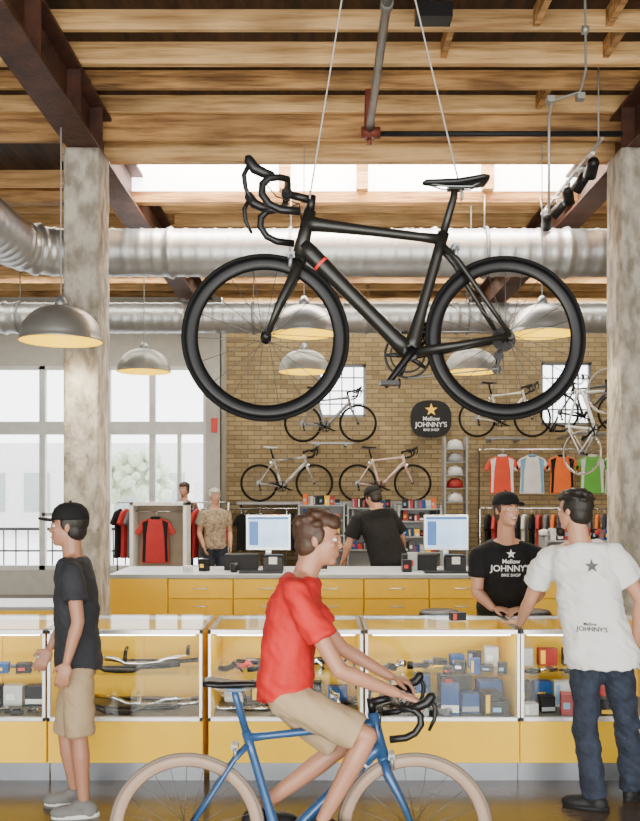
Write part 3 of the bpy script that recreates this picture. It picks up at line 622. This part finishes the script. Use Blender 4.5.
# ---------------------------------------------------------------- display cases
CW=.953
def case(loc):
    o=top('display_case','yellow display case with glass front and aluminium frame','display case',loc,group='front counter display cases')
    w=CW-.004
    b=B();b.bx(0,w,.04,.62,.12,.395);b.bx(0,.022,.02,.62,.395,.93);b.bx(w-.022,w,.02,.62,.395,.93);part(b,'body',YEL,o,bevel=.003)
    b=B();b.bx(.0,w,.02,.04,.125,.385);part(b,'front_panel',YEL,o,bevel=.004)
    b=B();b.bx(.022,w/2,.60,.612,.395,.93);b.bx(w/2-.02,w-.022,.612,.624,.395,.93);part(b,'sliding_door',YEL,o)
    b=B();b.bx(0,w,.08,.09,0,.12);part(b,'kick_plate',M('steel_kick_plate',(.28,.30,.33),.35,.6),o)
    b=B();b.bx(0,w,0,.03,.385,.41);b.bx(0,w,0,.03,.918,.945);b.bx(0,.02,0,.03,.385,.945);b.bx(w-.02,w,0,.03,.385,.945)
    b.bx(0,w,.6,.63,.92,.945);b.bx(0,.02,.03,.6,.925,.945);b.bx(w-.02,w,.03,.6,.925,.945);part(b,'frame',ALU,o,bevel=.002)
    b=B();b.bx(.02,w-.02,.012,.017,.41,.918);part(b,'glass_front',GLS,o)
    b=B();b.bx(.0,w,.0,.63,.945,.953);part(b,'glass_top',GLS,o)
    b=B();b.bx(.024,w-.024,.05,.52,.655,.661);part(b,'glass_shelf',GLS,o)
    b=B();b.bx(.022,w-.022,.04,.60,.395,.402);part(b,'deck',M('dark_deck',(.12,.105,.075),.5),o)
    b=B();b.tube([(.05,.05,.91),(w-.05,.05,.91)],.008,10);part(b,'light_tube',M('tube_light',(1,.97,.88),.5,0,.02,emit=10),o)
    return o
cxs=[px(-110,5.5),px(47,5.5),px(208,5.5),px(365,5.5),px(521,5.5)]
c0=case((cxs[0],5.5,0))
for x in cxs[1:]: clone(c0,(x,5.5,0))
for x in cxs:
    l=bpy.data.lights.new('case_light','AREA');l.shape='RECTANGLE';l.size=.8;l.size_y=.02;l.energy=4.5;l.color=(1,.97,.92)
    lo=bpy.data.objects.new('case_light',l);COL.objects.link(lo);lo.location=(x+.475,5.545,.905);lo.rotation_euler=(.5,0,0)
SH=.6615;DK=.4025
def it(kind,k=0):
    b=B()
    if kind=='flat_handlebar':
        b.tube([(-.31,0.03,.022),(-.2,.0,.016),(-.08,-.0,.014),(0,0,.014),(.08,0,.014),(.2,0,.016),(.31,.03,.022)],[.0125,.0125,.0135,.0155,.0135,.0125,.0125],10)
        b.tube([(-.31,.03,.022),(-.2,.0,.017)],.0145,10);b.tube([(.31,.03,.022),(.2,.0,.017)],.0145,10)
    if kind=='riser_handlebar':
        b.tube([(-.33,0.02,.06),(-.17,.0,.052),(-.09,-.0,.016),(0,0,.014),(.09,0,.016),(.17,0,.052),(.33,.02,.06)],[.0125,.0125,.0135,.0165,.0135,.0125,.0125],10)
    if kind=='drop_handlebar':
        for s in(1,-1): b.tube([(0,0,.014),(s*.12,0,.014),(s*.18,0,.014),(s*.2,-.05,.02),(s*.2,-.1,.05),(s*.2,-.06,.09),(s*.2,.02,.10)],.013,8)
    if kind=='brake_caliper':
        b.tube([(-.03,0,.01),(-.035,0,.05),(0,0,.075),(.035,0,.05),(.03,0,.01)],[.008,.009,.011,.009,.008],8);b.tube([(0,-.02,.07),(0,.03,.07)],.007,8);b.bx(-.04,-.02,-.02,.02,0,.014);b.bx(.02,.04,-.02,.02,0,.014)
    if kind=='handlebar_stem':
        b.tube([(0,0,.02),(.1,0,.03)],.016,10);b.tube([(0,0,0.0),(0,0,.045)],.02,12);b.tube([(.1,-.025,.03),(.1,.025,.03)],.022,12)
    if kind=='brake_shifter':
        b.tube([(-.05,0,.02),(0,0,.022),(.04,0,.04),(.055,0,.07)],[.016,.019,.018,.012],10);b.tube([(.05,0,.055),(.09,0,.03),(.11,0,.008)],[.009,.008,.006],8)
    if kind=='pedal':
        b.tube([(-.06,0,.014),(.05,0,.014)],.008,8);b.bx(-.02,.05,-.04,-.03,.003,.024);b.bx(-.02,.05,.03,.04,.003,.024);b.bx(-.02,-.01,-.04,.04,.003,.024);b.bx(.04,.05,-.04,.04,.003,.024)
    if kind=='crankset':
        b.lathe([(.06,.004),(.085,.004),(.085,.008),(.06,.008)],28,None,closed=True)
        for i in range(5):
            a=i*2*math.pi/5;b.tube([(0,0,.012),(.075*math.cos(a),.075*math.sin(a),.008)],[.012,.006],6)
        b.tube([(0,0,.016),(.165,0,.02)],[.014,.010],8)
    return b
def box_item(x,y,z,w,d,h,mat,rz=0,label='small cardboard parts box',cat='box',group='boxed parts in the display case',name='product_box'):
    o=top(name,label,cat,(x,y,z),(0,0,rz),group);b=B();b.bx(-w/2,w/2,-d/2,d/2,0,h);part(b,'carton',mat,o,bevel=.002)
    b=B();k=R.random()
    if k<.4: b.bx(-w*.36,w*.1,-d/2-.001,-d/2+.001,h*.3,h*.6)
    elif k<.7: b.bx(-w*.49,w*.49,-d/2-.001,-d/2+.001,h*.1,h*.35)
    else: b.bx(-w*.4,-w*.15,-d/2-.001,-d/2+.001,h*.1,h*.9)
    part(b,'carton_label',R.choice([WHT,GRYP,M('pale_blue_label',(.2,.4,.6),.5),RED,YEL]),o)
    return o
def put(kind,x,y,z,rz,mat,label,group):
    b=it(kind);o=part(b,kind,mat,None);o.location=(x,y,z);o.rotation_euler=(0,0,rz);o['label']=label;o['category']=kind.replace('_',' ');o['group']=group;return o
C=cxs
for k in range(4):
    for z in(SH,DK):
        put('riser_handlebar' if k%2==0 else 'flat_handlebar',C[1]+.42+.045*k,5.60+.105*k,z,R.uniform(-.16,.16),BLK if k!=2 else CHR,'handlebar lying in the display case','handlebars in the display case')
put('drop_handlebar',C[1]+.70,5.80,DK,.3,CHR,'silver drop handlebar in the display case','handlebars in the display case')
put('drop_handlebar',C[1]+.60,5.92,SH,.1,BLK,'black drop handlebar in the display case','handlebars in the display case')
put('drop_handlebar',C[0]+.62,5.74,SH,.3,GREY,'grey drop handlebar in the display case','handlebars in the display case')
for k in range(4): put('drop_handlebar',C[2]+.2+.19*k,5.70+.1*(k%2),DK,.2*k,BLK if k%2 else CHR,'drop handlebar in the display case','drop handlebars on the lower deck')
for k in range(3): put('flat_handlebar',C[2]+.45+.03*k,5.85+.05*k,SH,.1*k,[BLK,GREY,BLK][k],'flat handlebar at the back of the glass shelf','flat handlebars on the glass shelf')
for k in range(5): put('brake_shifter',C[2]+.10+.09*k,5.62+.07*(k%2),SH,R.uniform(-.6,.6),[BLK,RED,BLK,BLK,GREY][k],'brake shifter on the glass shelf','brake shifters on the glass shelf')
for k in range(6): put('brake_caliper',C[2]+.52+.07*k,5.62+.1*(k%2),SH,R.uniform(-.3,.3),[CHR,BLK][k%2],'brake caliper on the glass shelf','brake calipers on the glass shelf')
for k in range(3): put('crankset',C[3]+.13+.16*k,5.72+.04*k,DK,R.uniform(-1,1),[BLK,CHR,BLK][k],'crankset lying on the case deck','cranksets on the case deck')
for k in range(4): put('handlebar_stem',C[3]+.08+.11*k,5.62+.06*k,SH,R.uniform(-1,1),[BLK,CHR,BLK,GREY][k],'handlebar stem on the glass shelf','stems on the glass shelf')
for k in range(6): put('handlebar_stem',C[3]+.06+.075*k,5.58+.02*(k%3),DK,R.uniform(-1,1),[BLK,GREY][k%2],'handlebar stem on the case deck','stems on the case deck')
for k in range(5): put('pedal',C[4]+.08+.12*k,5.60+.05*(k%2),SH,R.uniform(-1,1),[BLK,CHR][k%2],'bicycle pedal on the glass shelf','pedals on the glass shelf')
for k in range(4): put('pedal',C[0]+.5+.11*k,5.62+.05*(k%2),DK,R.uniform(-1,1),[BLK,CHR][k%2],'bicycle pedal on the case deck','pedals on the case deck')
BLU=M('blue_carton',(.008,.06,.22),.5,spec=.3);BKB=M('dark_carton',(.008,.008,.010),.5,spec=.3);REDB=M('red_carton',(.35,.02,.015),.5);WHB=M('white_carton',(.55,.55,.53),.5)
for k in range(5): box_item(C[3]+.52+.085*k,5.60+.06*(k%2),SH,.06+.02*(k%2),.07,.04+.025*(k%3),[BKB,BKB,BLU,BKB,BKB][k],R.uniform(-.3,.3))
for k in range(4): box_item(C[3]+.50+.11*k,5.80+.03*(k%2),SH,.09,.08,.05+.025*k,[BKB,BLU,BKB,WHB][k],R.uniform(-.2,.2))
for k in range(3): box_item(C[3]+.54+.125*k,5.64+.05*(k%2),DK,.11,.12,[.18,.12,.14][k],[BLU,BLU,BKB][k],R.uniform(-.35,.35))
box_item(C[3]+.84,5.59,DK,.11,.08,.09,BKB,-.2);box_item(C[3]+.60,5.86,DK,.2,.12,.2,BKB,.1);box_item(C[3]+.82,5.84,DK,.15,.12,.17,BLU,.1)
for k in range(3): box_item(C[3]+.1+.15*k,5.96,DK,.11,.1,.12+.03*k,[BKB,WHB,BLU][k],R.uniform(-.2,.2))
for k in range(6): box_item(C[4]+.08+.12*k,5.62+.07*(k%2),DK,.09,.09,.07+.03*(k%3),[WHB,BKB,REDB,WHB,BKB,BKB][k],R.uniform(-.2,.2))
for k in range(6): box_item(C[4]+.08+.13*k,5.84,DK,.11,.09,.16,[BKB,BLU,WHB,BKB,REDB,WHB][k],R.uniform(-.1,.1))
for k in range(5): box_item(C[4]+.09+.16*k,5.86,SH,.12,.06,.11,[WHB,REDB,BKB,WHB,BLU][k],0)
for k in range(3): box_item(C[0]+.50+.14*k,5.86,DK,.12,.08,.13,[BKB,WHB,BKB][k],0)
for k in range(3): box_item(C[0]+.50+.14*k,5.62,SH,.09,.08,.06,[BKB,BLU,BKB][k],.2)
for k in range(5): box_item(C[2]+.12+.17*k,5.97,DK,.13,.08,.10+.03*(k%2),[WHB,BKB,REDB,BKB,BLU][k],0)
box_item(C[3]+.62,5.86,.9535,.10,.06,.05,BKB,.2,'small black box standing on the glass counter','box','items on the glass counter')
# ---------------------------------------------------------------- back counter
BD=8.6
def unit(x0,w,z1=.955,label='yellow base cabinet with top drawer'):
    o=top('drawer_cabinet',label,'cabinet',(x0,BD,0),group='back counter cabinets')
    b=B();b.bx(0,.02,.02,.85,.08,z1);b.bx(w-.02,w,.02,.85,.08,z1);b.bx(0,w,.83,.85,.08,z1);b.bx(.02,w-.02,.02,.85,.74,.76);b.bx(.02,w-.02,.06,.85,0,.1);part(b,'body',YEL,o)
    b=B();b.bx(.004,w-.004,0,.02,.765,z1-.006);dr=part(b,'drawer',YEL,o,bevel=.003)
    b=B();b.tube([(w/2-.07,-.0,.86),(w/2-.07,-.025,.86),(w/2+.07,-.025,.86),(w/2+.07,0,.86)],.006,8);part(b,'handle',ALU,dr)
    b=B();b.bx(.004,w-.004,0,.02,.1,.755);dr=part(b,'door',YELD,o,bevel=.003)
    b=B();b.tube([(w/2-.06,-.0,.69),(w/2-.06,-.025,.69),(w/2+.06,-.025,.69),(w/2+.06,0,.69)],.006,8);part(b,'handle',ALU,dr)
    return o
xx=px(168,BD)
while xx<3.4:
    unit(xx,.62);xx+=.625
b=B();b.bx(px(110,BD),px(168,BD)-.005,BD,BD+.85,0,.955);solo(b,'cabinet_end',YEL,'plain yellow end panel cabinet of the back counter','cabinet',bevel=.004)
b=B();b.bx(px(109,BD),3.5,BD-.02,BD+.9,.955,.995);solo(b,'worktop',GRYP,'grey laminate worktop on the yellow drawer cabinets','worktop',bevel=.004)
o=top('side_cabinet','low yellow cabinet with grey top beside the concrete column','cabinet',(-3.2,8.1,0));b=B();b.bx(0,1.0,0,.6,0,.72);part(b,'body',YEL,o,bevel=.004);b=B();b.bx(-.02,1.02,-.02,.62,.72,.75);part(b,'top',GRYP,o)
b=B();b.bx(.02,.98,-.012,0,.1,.68);part(b,'door',YELD,o)
for x in(1.95,1.15):
    o=top('stool','round black stool with steel legs behind the counter','stool',(x-.1,7.9,0),group='stools behind the counter');b=B();b.lathe([(.001,.68),(.16,.68),(.18,.70),(.18,.72),(.16,.745),(.001,.75)],24);part(b,'seat',BLK,o)
    for a in range(4):
        c_=math.cos(a*math.pi/2+.7);s_=math.sin(a*math.pi/2+.7);b=B();b.tube([(c_*.1,s_*.1,.69),(c_*.2,s_*.2,0)],.011,8);part(b,'leg',CHR,o)
SCR=M('lit_screen',(.40,.62,.9),.3,0,.3,5,emit=1.3)
for x,lb in((268,'silver monitor with lit screen on the back counter'),(447,'silver monitor with lit screen beside the till')):
    p=W(x,528,9.0);o=top('monitor',lb,'monitor',(p.x,9.05,.995),group='counter monitors')
    b=B();b.bx(-.225,.225,0,.04,.20,.555);part(b,'bezel',ALU,o,bevel=.006)
    b=B();b.bx(-.205,.205,-.004,0,.225,.535);sc=part(b,'screen',SCR,o)
    b=B();b.bx(-.205,.205,-.006,-.004,.51,.535);b.bx(-.19,-.1,-.006,-.004,.25,.49);part(b,'screen_window',M('screen_blue',(.05,.16,.45),.4,emit=.6),sc)
    b=B();b.bx(-.03,.03,.04,.07,.0,.3);b.bx(-.12,.12,-.04,.14,0,.015);part(b,'stand',ALU,o,bevel=.004)
    b=B();b.bx(-.21,.21,0,.14,0,.02);kb=solo(b,'keyboard',BLK,'black keyboard on the back counter','keyboard',group='keyboards');kb.location=(p.x-.05,8.72,.995)
    o=top('receipt_printer','black receipt printer beside the monitor','printer',(p.x+.06,8.88,.995),group='receipt printers')
    b=B();b.bx(-.1,.1,-.08,.08,0,.15);b.prism([(-.1,.15),(.1,.15),(.09,.17),(-.09,.17)],.07);part(b,'housing',BLK,o,bevel=.008);b=B();b.bx(-.04,.04,-.083,-.079,.08,.15);part(b,'paper',WHT,o)
    b=B();b.bx(-.17,.17,-.1,.1,0,.16);cdw=solo(b,'cash_drawer',BLKM,'black cash drawer under the till','cash drawer',bevel=.006,group='cash drawers');cdw.location=(p.x-.27,9.1,.995)
for k,(x,mt) in enumerate(((190,WHB),(205,BLK),(310,WHB),(322,BLK),(405,BLK),(412,GRYP),(490,BLK),(545,WHB),(560,BLK),(590,BLU),(605,REDB))):
    box_item(px(x,9),8.85+.1*(k%2),.995,.09,.08,.06+.06*(k%3),mt,R.uniform(-.3,.3),'small carton standing on the back counter','box','cartons on the back counter')
for k,(x,z) in enumerate(((235,1),(535,1))):
    b=B();b.lathe([(.03,0),(.035,.01),(.04,.09),(.037,.09),(.03,.012),(.001,.01)],20);u=solo(b,'pen_cup',BLK,'black pen cup on the back counter','cup',group='pen cups');u.location=(px(x,8.9),8.8,.995)
# ---------------------------------------------------------------- apparel
def garment(loc,rz,col,label,accent=None,L=.62,group='garments on hangers',sc=1):
    o=top('hanging_jersey',label,'jersey',loc,(0,0,rz),group);o.scale=(sc,)*3
    h=[(.07,0),(.2,-.05),(.30,-.22),(.235,-.26),(.19,-.17),(.185,-.35),(.20,-L)]
    poly=h+[(-x,z) for x,z in h[::-1]]+[(-.04,-.03),(.04,-.03)]
    b=B();b.prism(poly,.025);g=part(b,'fabric',col,o,bevel=.012)
    if accent:
        for s in(1,-1):
            b=B();b.prism([(s*x,z) for x,z in[(.10,-.03),(.19,-.07),(.18,-.16),(.175,-.35),(.185,-L+.02),(.145,-L+.02),(.13,-.25)]],.028);part(b,'side_panel',accent,g)
        b=B();b.bx(-.07,.07,-.028,.028,-.02,.018);part(b,'collar',accent,g,bevel=.01)
    b=B();b.tube([(-.19,0,-.06),(0,0,.0),(.19,0,-.06)],.006,6);b.tube([(0,0,0),(0,0,.04),(.02,0,.06),(.02,0,.08),(0,0,.092),(-.018,0,.078)],.003,6);part(b,'hanger',CHR,o)
    return o
CB=M('navy_jersey',(.015,.02,.05),.8);OR=M('orange_jersey',(.75,.13,.008),.7);GR=M('green_jersey',(.10,.38,.04),.7);RJ=M('red_jersey',(.45,.02,.02),.7);WJ=M('white_jersey',(.65,.65,.63),.7);GY=M('grey_jersey',(.12,.12,.13),.8)
ORR=M('orange_red_jersey',(.62,.05,.012),.7);SB=M('sky_blue_jersey',(.15,.32,.50),.7)
D=14.6
for x,c_,a,lb in((502,ORR,WJ,'orange-red and white cycling jersey'),(532,WJ,SB,'white and blue cycling jersey'),(562,OR,BTEE,'orange and black cycling jersey'),(592,GR,WJ,'green and white cycling jersey'),(617,WJ,GR,'white and green cycling jersey')):
    p=W(x,455,D);garment((p.x,D,p.z-.01),0,c_,lb+' on a hanger',a,group='jerseys on the wall rail',sc=1.0)
zr=W(0,455,D).z+.09
b=B();b.tube([(px(480,D),D,zr),(px(632,D),D,zr)],.012,8)
for x in(480,632): b.tube([(px(x,D),D+.1,0),(px(x,D),D+.1,zr),(px(x,D),D,zr)],.014,8)
solo(b,'garment_rail',CHR,'chrome garment rail carrying cycling jerseys','garment rail')
D=14.2
for k in range(18):
    c_,lb=[(BTEE,'black'),(RJ,'red'),(GY,'grey'),(OR,'orange'),(CB,'navy'),(WJ,'white')][k%6]
    garment((px(488,D)+.115*k,D+.0,1.42),math.radians(70),c_,lb+' jersey hanging edge-on from the lower rail',None,group='jerseys on the lower rail')
b=B();b.tube([(px(480,D),D,1.51),(px(640,D),D,1.51)],.012,8)
for x in(480,640): b.tube([(px(x,D),D,0),(px(x,D),D,1.51)],.014,8);b.bx(px(x,D)-.02,px(x,D)+.02,D-.25,D+.25,0,.03)
solo(b,'garment_rail',CHR,'chrome lower garment rail','garment rail')
D=12.3
o=top('garment_display','white freestanding frame showing a red and black vest','display stand',(px(158,D),D,0))
w=.39;zt2=pz(502,D)
b=B();b.bx(-w,-w+.05,0,.4,0,zt2);b.bx(w-.05,w,0,.4,0,zt2);b.bx(-w,w,0,.4,zt2-.05,zt2);b.bx(-w,w,0,.4,0,.3);part(b,'stand_frame',WHT,o,bevel=.005)
b=B();b.bx(-w+.05,w-.05,.36,.4,.3,zt2-.05);part(b,'back_panel',M('pale_panel',(.34,.28,.21),.7),o)
b=B();b.tube([(-w+.04,.15,zt2-.13),(w-.04,.15,zt2-.13)],.01,8);part(b,'rail',CHR,o)
garment((px(155,D)-.02,D+.15,zt2-.22),0,RJ,'red and black cycling jersey on a hanger in the frame',BTEE,group='framed jerseys',sc=.95,L=.66)
D=13.4
for k in range(16):
    c_,lb=[(BTEE,'black'),(RJ,'red'),(GY,'grey'),(OR,'orange'),(CB,'navy'),(RJ,'red'),(GY,'grey')][k%7]
    garment((px(118,D)+.098*k,D+.35,1.52),math.radians(65),c_,lb+' jacket hanging from the shop rail',None,L=.75,group='jackets on the shop rail')
b=B();b.tube([(px(112,D),D+.35,1.61),(px(226,D),D+.35,1.61)],.012,8)
for x in(112,226): b.tube([(px(x,D),D+.35,0),(px(x,D),D+.35,1.61)],.014,8);b.bx(px(x,D)-.02,px(x,D)+.02,D+.1,D+.6,0,.03)
solo(b,'garment_rail',CHR,'chrome garment rail of jackets near the storefront','garment rail')
D=15.5
for k in range(7):
    garment((px(246+14*k,D),D,1.40),math.radians(35),[BTEE,GY,RJ,CB,BTEE,WJ,BTEE][k],'jersey hanging below the bicycle ledge',None,L=.7,group='jerseys below the bicycle ledge',sc=.9)
b=B();b.bx(px(238,16),px(434,16),15.75,16.48,1.545,1.588);solo(b,'wall_ledge',GRYP,'grey ledge carrying bicycles along the brick wall','shelf')
b=B()
for x in(242,287,336,384,430):b.tube([(px(x,16),15.8,0),(px(x,16),15.8,1.545)],.015,8)
b.tube([(px(238,16),15.8,1.35),(px(434,16),15.8,1.35)],.012,8)
for x in(242,287,336): b.tube([(px(x,16),15.8,1.48),(px(x,16),15.5,1.48)],.01,6)
b.tube([(px(242,16),15.5,1.48),(px(336,16),15.5,1.48)],.012,8);solo(b,'ledge_support',CHR,'steel posts and rail under the bicycle ledge','support frame')
for cx,z,D in LED[2:]:
    b=B();b.bx(cx-.35,cx+.4,D+.04,D+.16,z-.03,z-.002);b.bx(cx-.25,cx-.2,D+.08,16.5,z-.06,z-.03);b.bx(cx+.25,cx+.3,D+.08,16.5,z-.06,z-.03);solo(b,'bicycle_bracket',GREY,'grey steel wall bracket holding a bicycle','bracket',group='bicycle wall brackets')
def shelf(x0,x1,D,zs,label,n,hh=.12):
    a,c_=px(x0,D),px(x1,D);o=top('shelf_unit',label,'shelf unit',((a+c_)/2,D,0),group='stock shelf units');w=(c_-a)/2
    b=B();b.bx(-w,-w+.03,0,.35,0,zs[-1]+.05);b.bx(w-.03,w,0,.35,0,zs[-1]+.05);b.bx(-w,w,.33,.35,0,zs[-1]+.05);part(b,'shelf_frame',GRYP,o)
    for z in zs:
        b=B();b.bx(-w+.03,w-.03,0,.33,z-.02,z);part(b,'shelf_board',GRYP,o)
        for k in range(n):
            x=a+.08+(c_-a-.16)*(k+.5)/n;mt=R.choice([BKB,BKB,WHB,BLU,REDB,BKB,GY,OR,YEL]);box_item(x,D+.12,z,(c_-a)/n*.7,.14,R.uniform(.5,1)*hh,mt,R.uniform(-.1,.1),'small accessory carton on a stock shelf','box','cartons on the stock shelves')
shelf(298,345,15.0,[.8,1.05,1.3,1.55],'grey stock shelf unit under the bicycle ledge',7,.19)
shelf(347,396,15.1,[.8,1.05,1.3,1.5],'grey stock shelf unit along the brick wall',7,.19)
shelf(398,442,14.5,[.8,1.05,1.3,1.5],'grey stock shelf unit beside the till',6,.19)
shelf(545,640,11.6,[.7,.95,1.15],'grey shelf unit of accessories behind the counter',12,.17)
D=15.2;X=px(456,D)
b=B();b.bx(X-.2,X-.17,D,D+.3,0,3.0-.3);b.bx(X+.17,X+.2,D,D+.3,0,2.7)
zsh=[pz(y,D) for y in(502,488,475,462,449)]
for z in zsh: b.bx(X-.2,X+.2,D,D+.3,z-.012,z)
solo(b,'helmet_rack',GRYP,'tall grey rack of cycling helmets','helmet rack')
for k,z in enumerate(zsh):
    o=top('helmet','cycling helmet on the tall rack','helmet',(X,D+.13,z),group='helmets on the rack')
    b=B();b.lathe([(.001,.17),(.05,.165),(.10,.13),(.125,.07),(.13,.0),(.12,.0),(.11,.05),(.06,.13),(.001,.15)],20,Matrix.Diagonal((1.1,1.25,1,1)));part(b,'shell',[WHT,REDB,WHT,GRYP,WHT][k],o)
    b=B()
    for s_ in(-.05,0,.05): b.tube([(s_,-.12,.09),(s_,-.06,.158),(s_,.06,.16),(s_,.12,.105)],.010,6)
    part(b,'vent_strip',BLK,o)
for k,x in enumerate([548,566,584,602,620,636]):
    D=11.7;p=V((px(x,D),D,1.2));o=top('cycling_shoe','cycling shoe displayed on the accessory shelf','shoe',p,(0,0,.3),group='shoes on the accessory shelf')
    b=B();b.loft([(V((-.12,0,.045)),V((0,.03,0)),V((0,0,.035))),(V((-.06,0,.05)),V((0,.036,0)),V((0,0,.045))),(V((.02,0,.04)),V((0,.042,0)),V((0,0,.035))),(V((.09,0,.025)),V((0,.042,0)),V((0,0,.022))),(V((.13,0,.018)),V((0,.025,0)),V((0,0,.012)))]);part(b,'upper',[WHT,BLK,WHT,REDB,WHT,BLK][k],o)
    b=B();b.bx(-.12,.12,-.035,.035,0,.008);part(b,'sole',BLK,o);b=B();b.bx(-.03,.0,-.043,.043,.03,.07);b.bx(.03,.05,-.044,.044,.02,.06);part(b,'strap',GREY,o)
# ---------------------------------------------------------------- wall sign
D=16.42;c_=W(431,419,D)
o=top('shop_sign','round black shop sign with yellow star and white lettering','sign',c_-V((0,0,.36)))
b=B();poly=[(math.copysign(abs(math.cos(a))**.75,math.cos(a))*.37,math.copysign(abs(math.sin(a))**.75,math.sin(a))*.34+.36) for a in [k*2*math.pi/40 for k in range(40)]]
b.prism(poly,.03);bd=part(b,'sign_board',BLKM,o)
TS=Matrix.Translation((0,-.036,.36))@Matrix.Rotation(math.pi/2,4,'X')
b=B();v_,f_=star(0,.165,.12);b.add([TS@v for v in v_],f_);part(b,'star_emblem',STAR,bd)
LW=M('sign_white',(.8,.8,.77),.5,emit=.15)
for t,sz,dy,nm in(('Mellow',.105,-.03,'script_lettering'),("JOHNNY'S",.125,-.145,'lettering'),('BIKE SHOP',.06,-.22,'small_lettering')):
    b=B();v_,f_=textmesh(t,sz);b.add([TS@V((v.x,v.y+dy,0)) for v in v_],f_);part(b,nm,LW,bd)
b=B();b.bx(px(214,15.4)-.05,px(214,15.4)+.05,15.42,15.48,pz(432,15.4),pz(418,15.4));solo(b,'fire_alarm',RED,'red fire alarm box on the grey wall','fire alarm',bevel=.01)
# ---------------------------------------------------------------- outside
b=B();b.bx(-40,30,17.2,70,-.3,-.2);struct(b,'ground_outside',M('pale_paving',(.7,.68,.64),.9))
o=top('neighbouring_building','pale building across the street','building',(-14,42,-.2));b=B();b.bx(-5,9,0,8,0,4.2);part(b,'facade',M('pale_facade',(.70,.71,.67),.9),o)
b=B()
for k in range(6): b.bx(-4+k*2.1,-2.8+k*2.1,-.05,0,1,2.8)
part(b,'facade_window',GRYP,o)
LEAF=M('pale_leaves',(.46,.53,.36),.8,0,.3,6)
for X,Y_ in((-16.5,38),(-9.2,39),(-7.3,37)):
    o=top('tree','pale leafy tree outside the storefront','tree',(X,Y_,-.2),group='trees outside')
    b=B();b.tube([(0,0,0),(.05,0,1.2),(-.05,.05,2.4)],[.14,.11,.08],10);part(b,'trunk',PINE,o)
    b=B()
    for i in range(60):
        a=R.uniform(0,6.28);r_=R.uniform(0,1.2);b.ell((r_*math.cos(a),r_*math.sin(a),2.5+R.uniform(-.8,1.0)),R.uniform(.14,.34),8)
    part(b,'foliage',LEAF,o)
b=B()
for k in range(30): b.tube([(-8.5+k*.25,18.5,-.2),(-8.5+k*.25,18.5,1.0)],.015,6)
b.tube([(-8.5,18.5,1.0),(-1.2,18.5,1.0)],.03,8);b.tube([(-8.5,18.5,.55),(-1.2,18.5,.55)],.02,8);solo(b,'railing',BLKM,'dark metal railing outside the storefront','railing')
# ---------------------------------------------------------------- lights
w=bpy.data.worlds.new('World');bpy.context.scene.world=w;w.use_nodes=True;N=w.node_tree.nodes;L=w.node_tree.links
bg=N['Background'];bg.inputs[1].default_value=6.6
tc=N.new('ShaderNodeTexCoord');sx_=N.new('ShaderNodeSeparateXYZ');L.new(tc.outputs['Generated'],sx_.inputs[0])
rp=N.new('ShaderNodeValToRGB');rp.color_ramp.elements[0].color=(1,.985,.95,1);rp.color_ramp.elements[1].color=(.90,.95,1,1);L.new(sx_.outputs['Z'],rp.inputs[0]);L.new(rp.outputs[0],bg.inputs[0])
def area(loc,rot,sx,sy,e,col=(1,1,1)):
    l=bpy.data.lights.new('area','AREA');l.shape='RECTANGLE';l.size=sx;l.size_y=sy;l.energy=e;l.color=col
    o=bpy.data.objects.new('added_fill_light',l);COL.objects.link(o);o.location=loc;o.rotation_euler=rot
area(((WX0+WX1)/2,8.85,5.95),(0,0,0),5,.9,640,(1,.98,.93))  # added lamp hidden in the well to brighten the middle of the room
area((0,-1.2,1.0),(math.radians(118),0,0),6,1.0,400,(1,.94,.82))  # added uplight behind the camera to brighten the ceiling
for y in(10.02,11.6,12.6,14.2,15.72): area((0,y+.05,5.22),(0,0,0),11,.18,165,(1,.92,.76))  # added lamps hidden between joists to brighten the back of the shop
s_=bpy.data.lights.new('sun','SUN');s_.energy=4;s_.angle=.1;so=bpy.data.objects.new('sun',s_);COL.objects.link(so);so.rotation_euler=(math.radians(-50),0,math.radians(-20))
cd_=bpy.data.cameras.new('cam');cam=bpy.data.objects.new('camera',cd_);COL.objects.link(cam);cam.location=(0,0,CH);cam.rotation_euler=(math.pi/2,0,0)
cd_.sensor_fit='VERTICAL';cd_.sensor_height=36;cd_.lens=F/821*36;cd_.shift_y=79.5/821;cd_.clip_end=200
bpy.context.scene.camera=cam
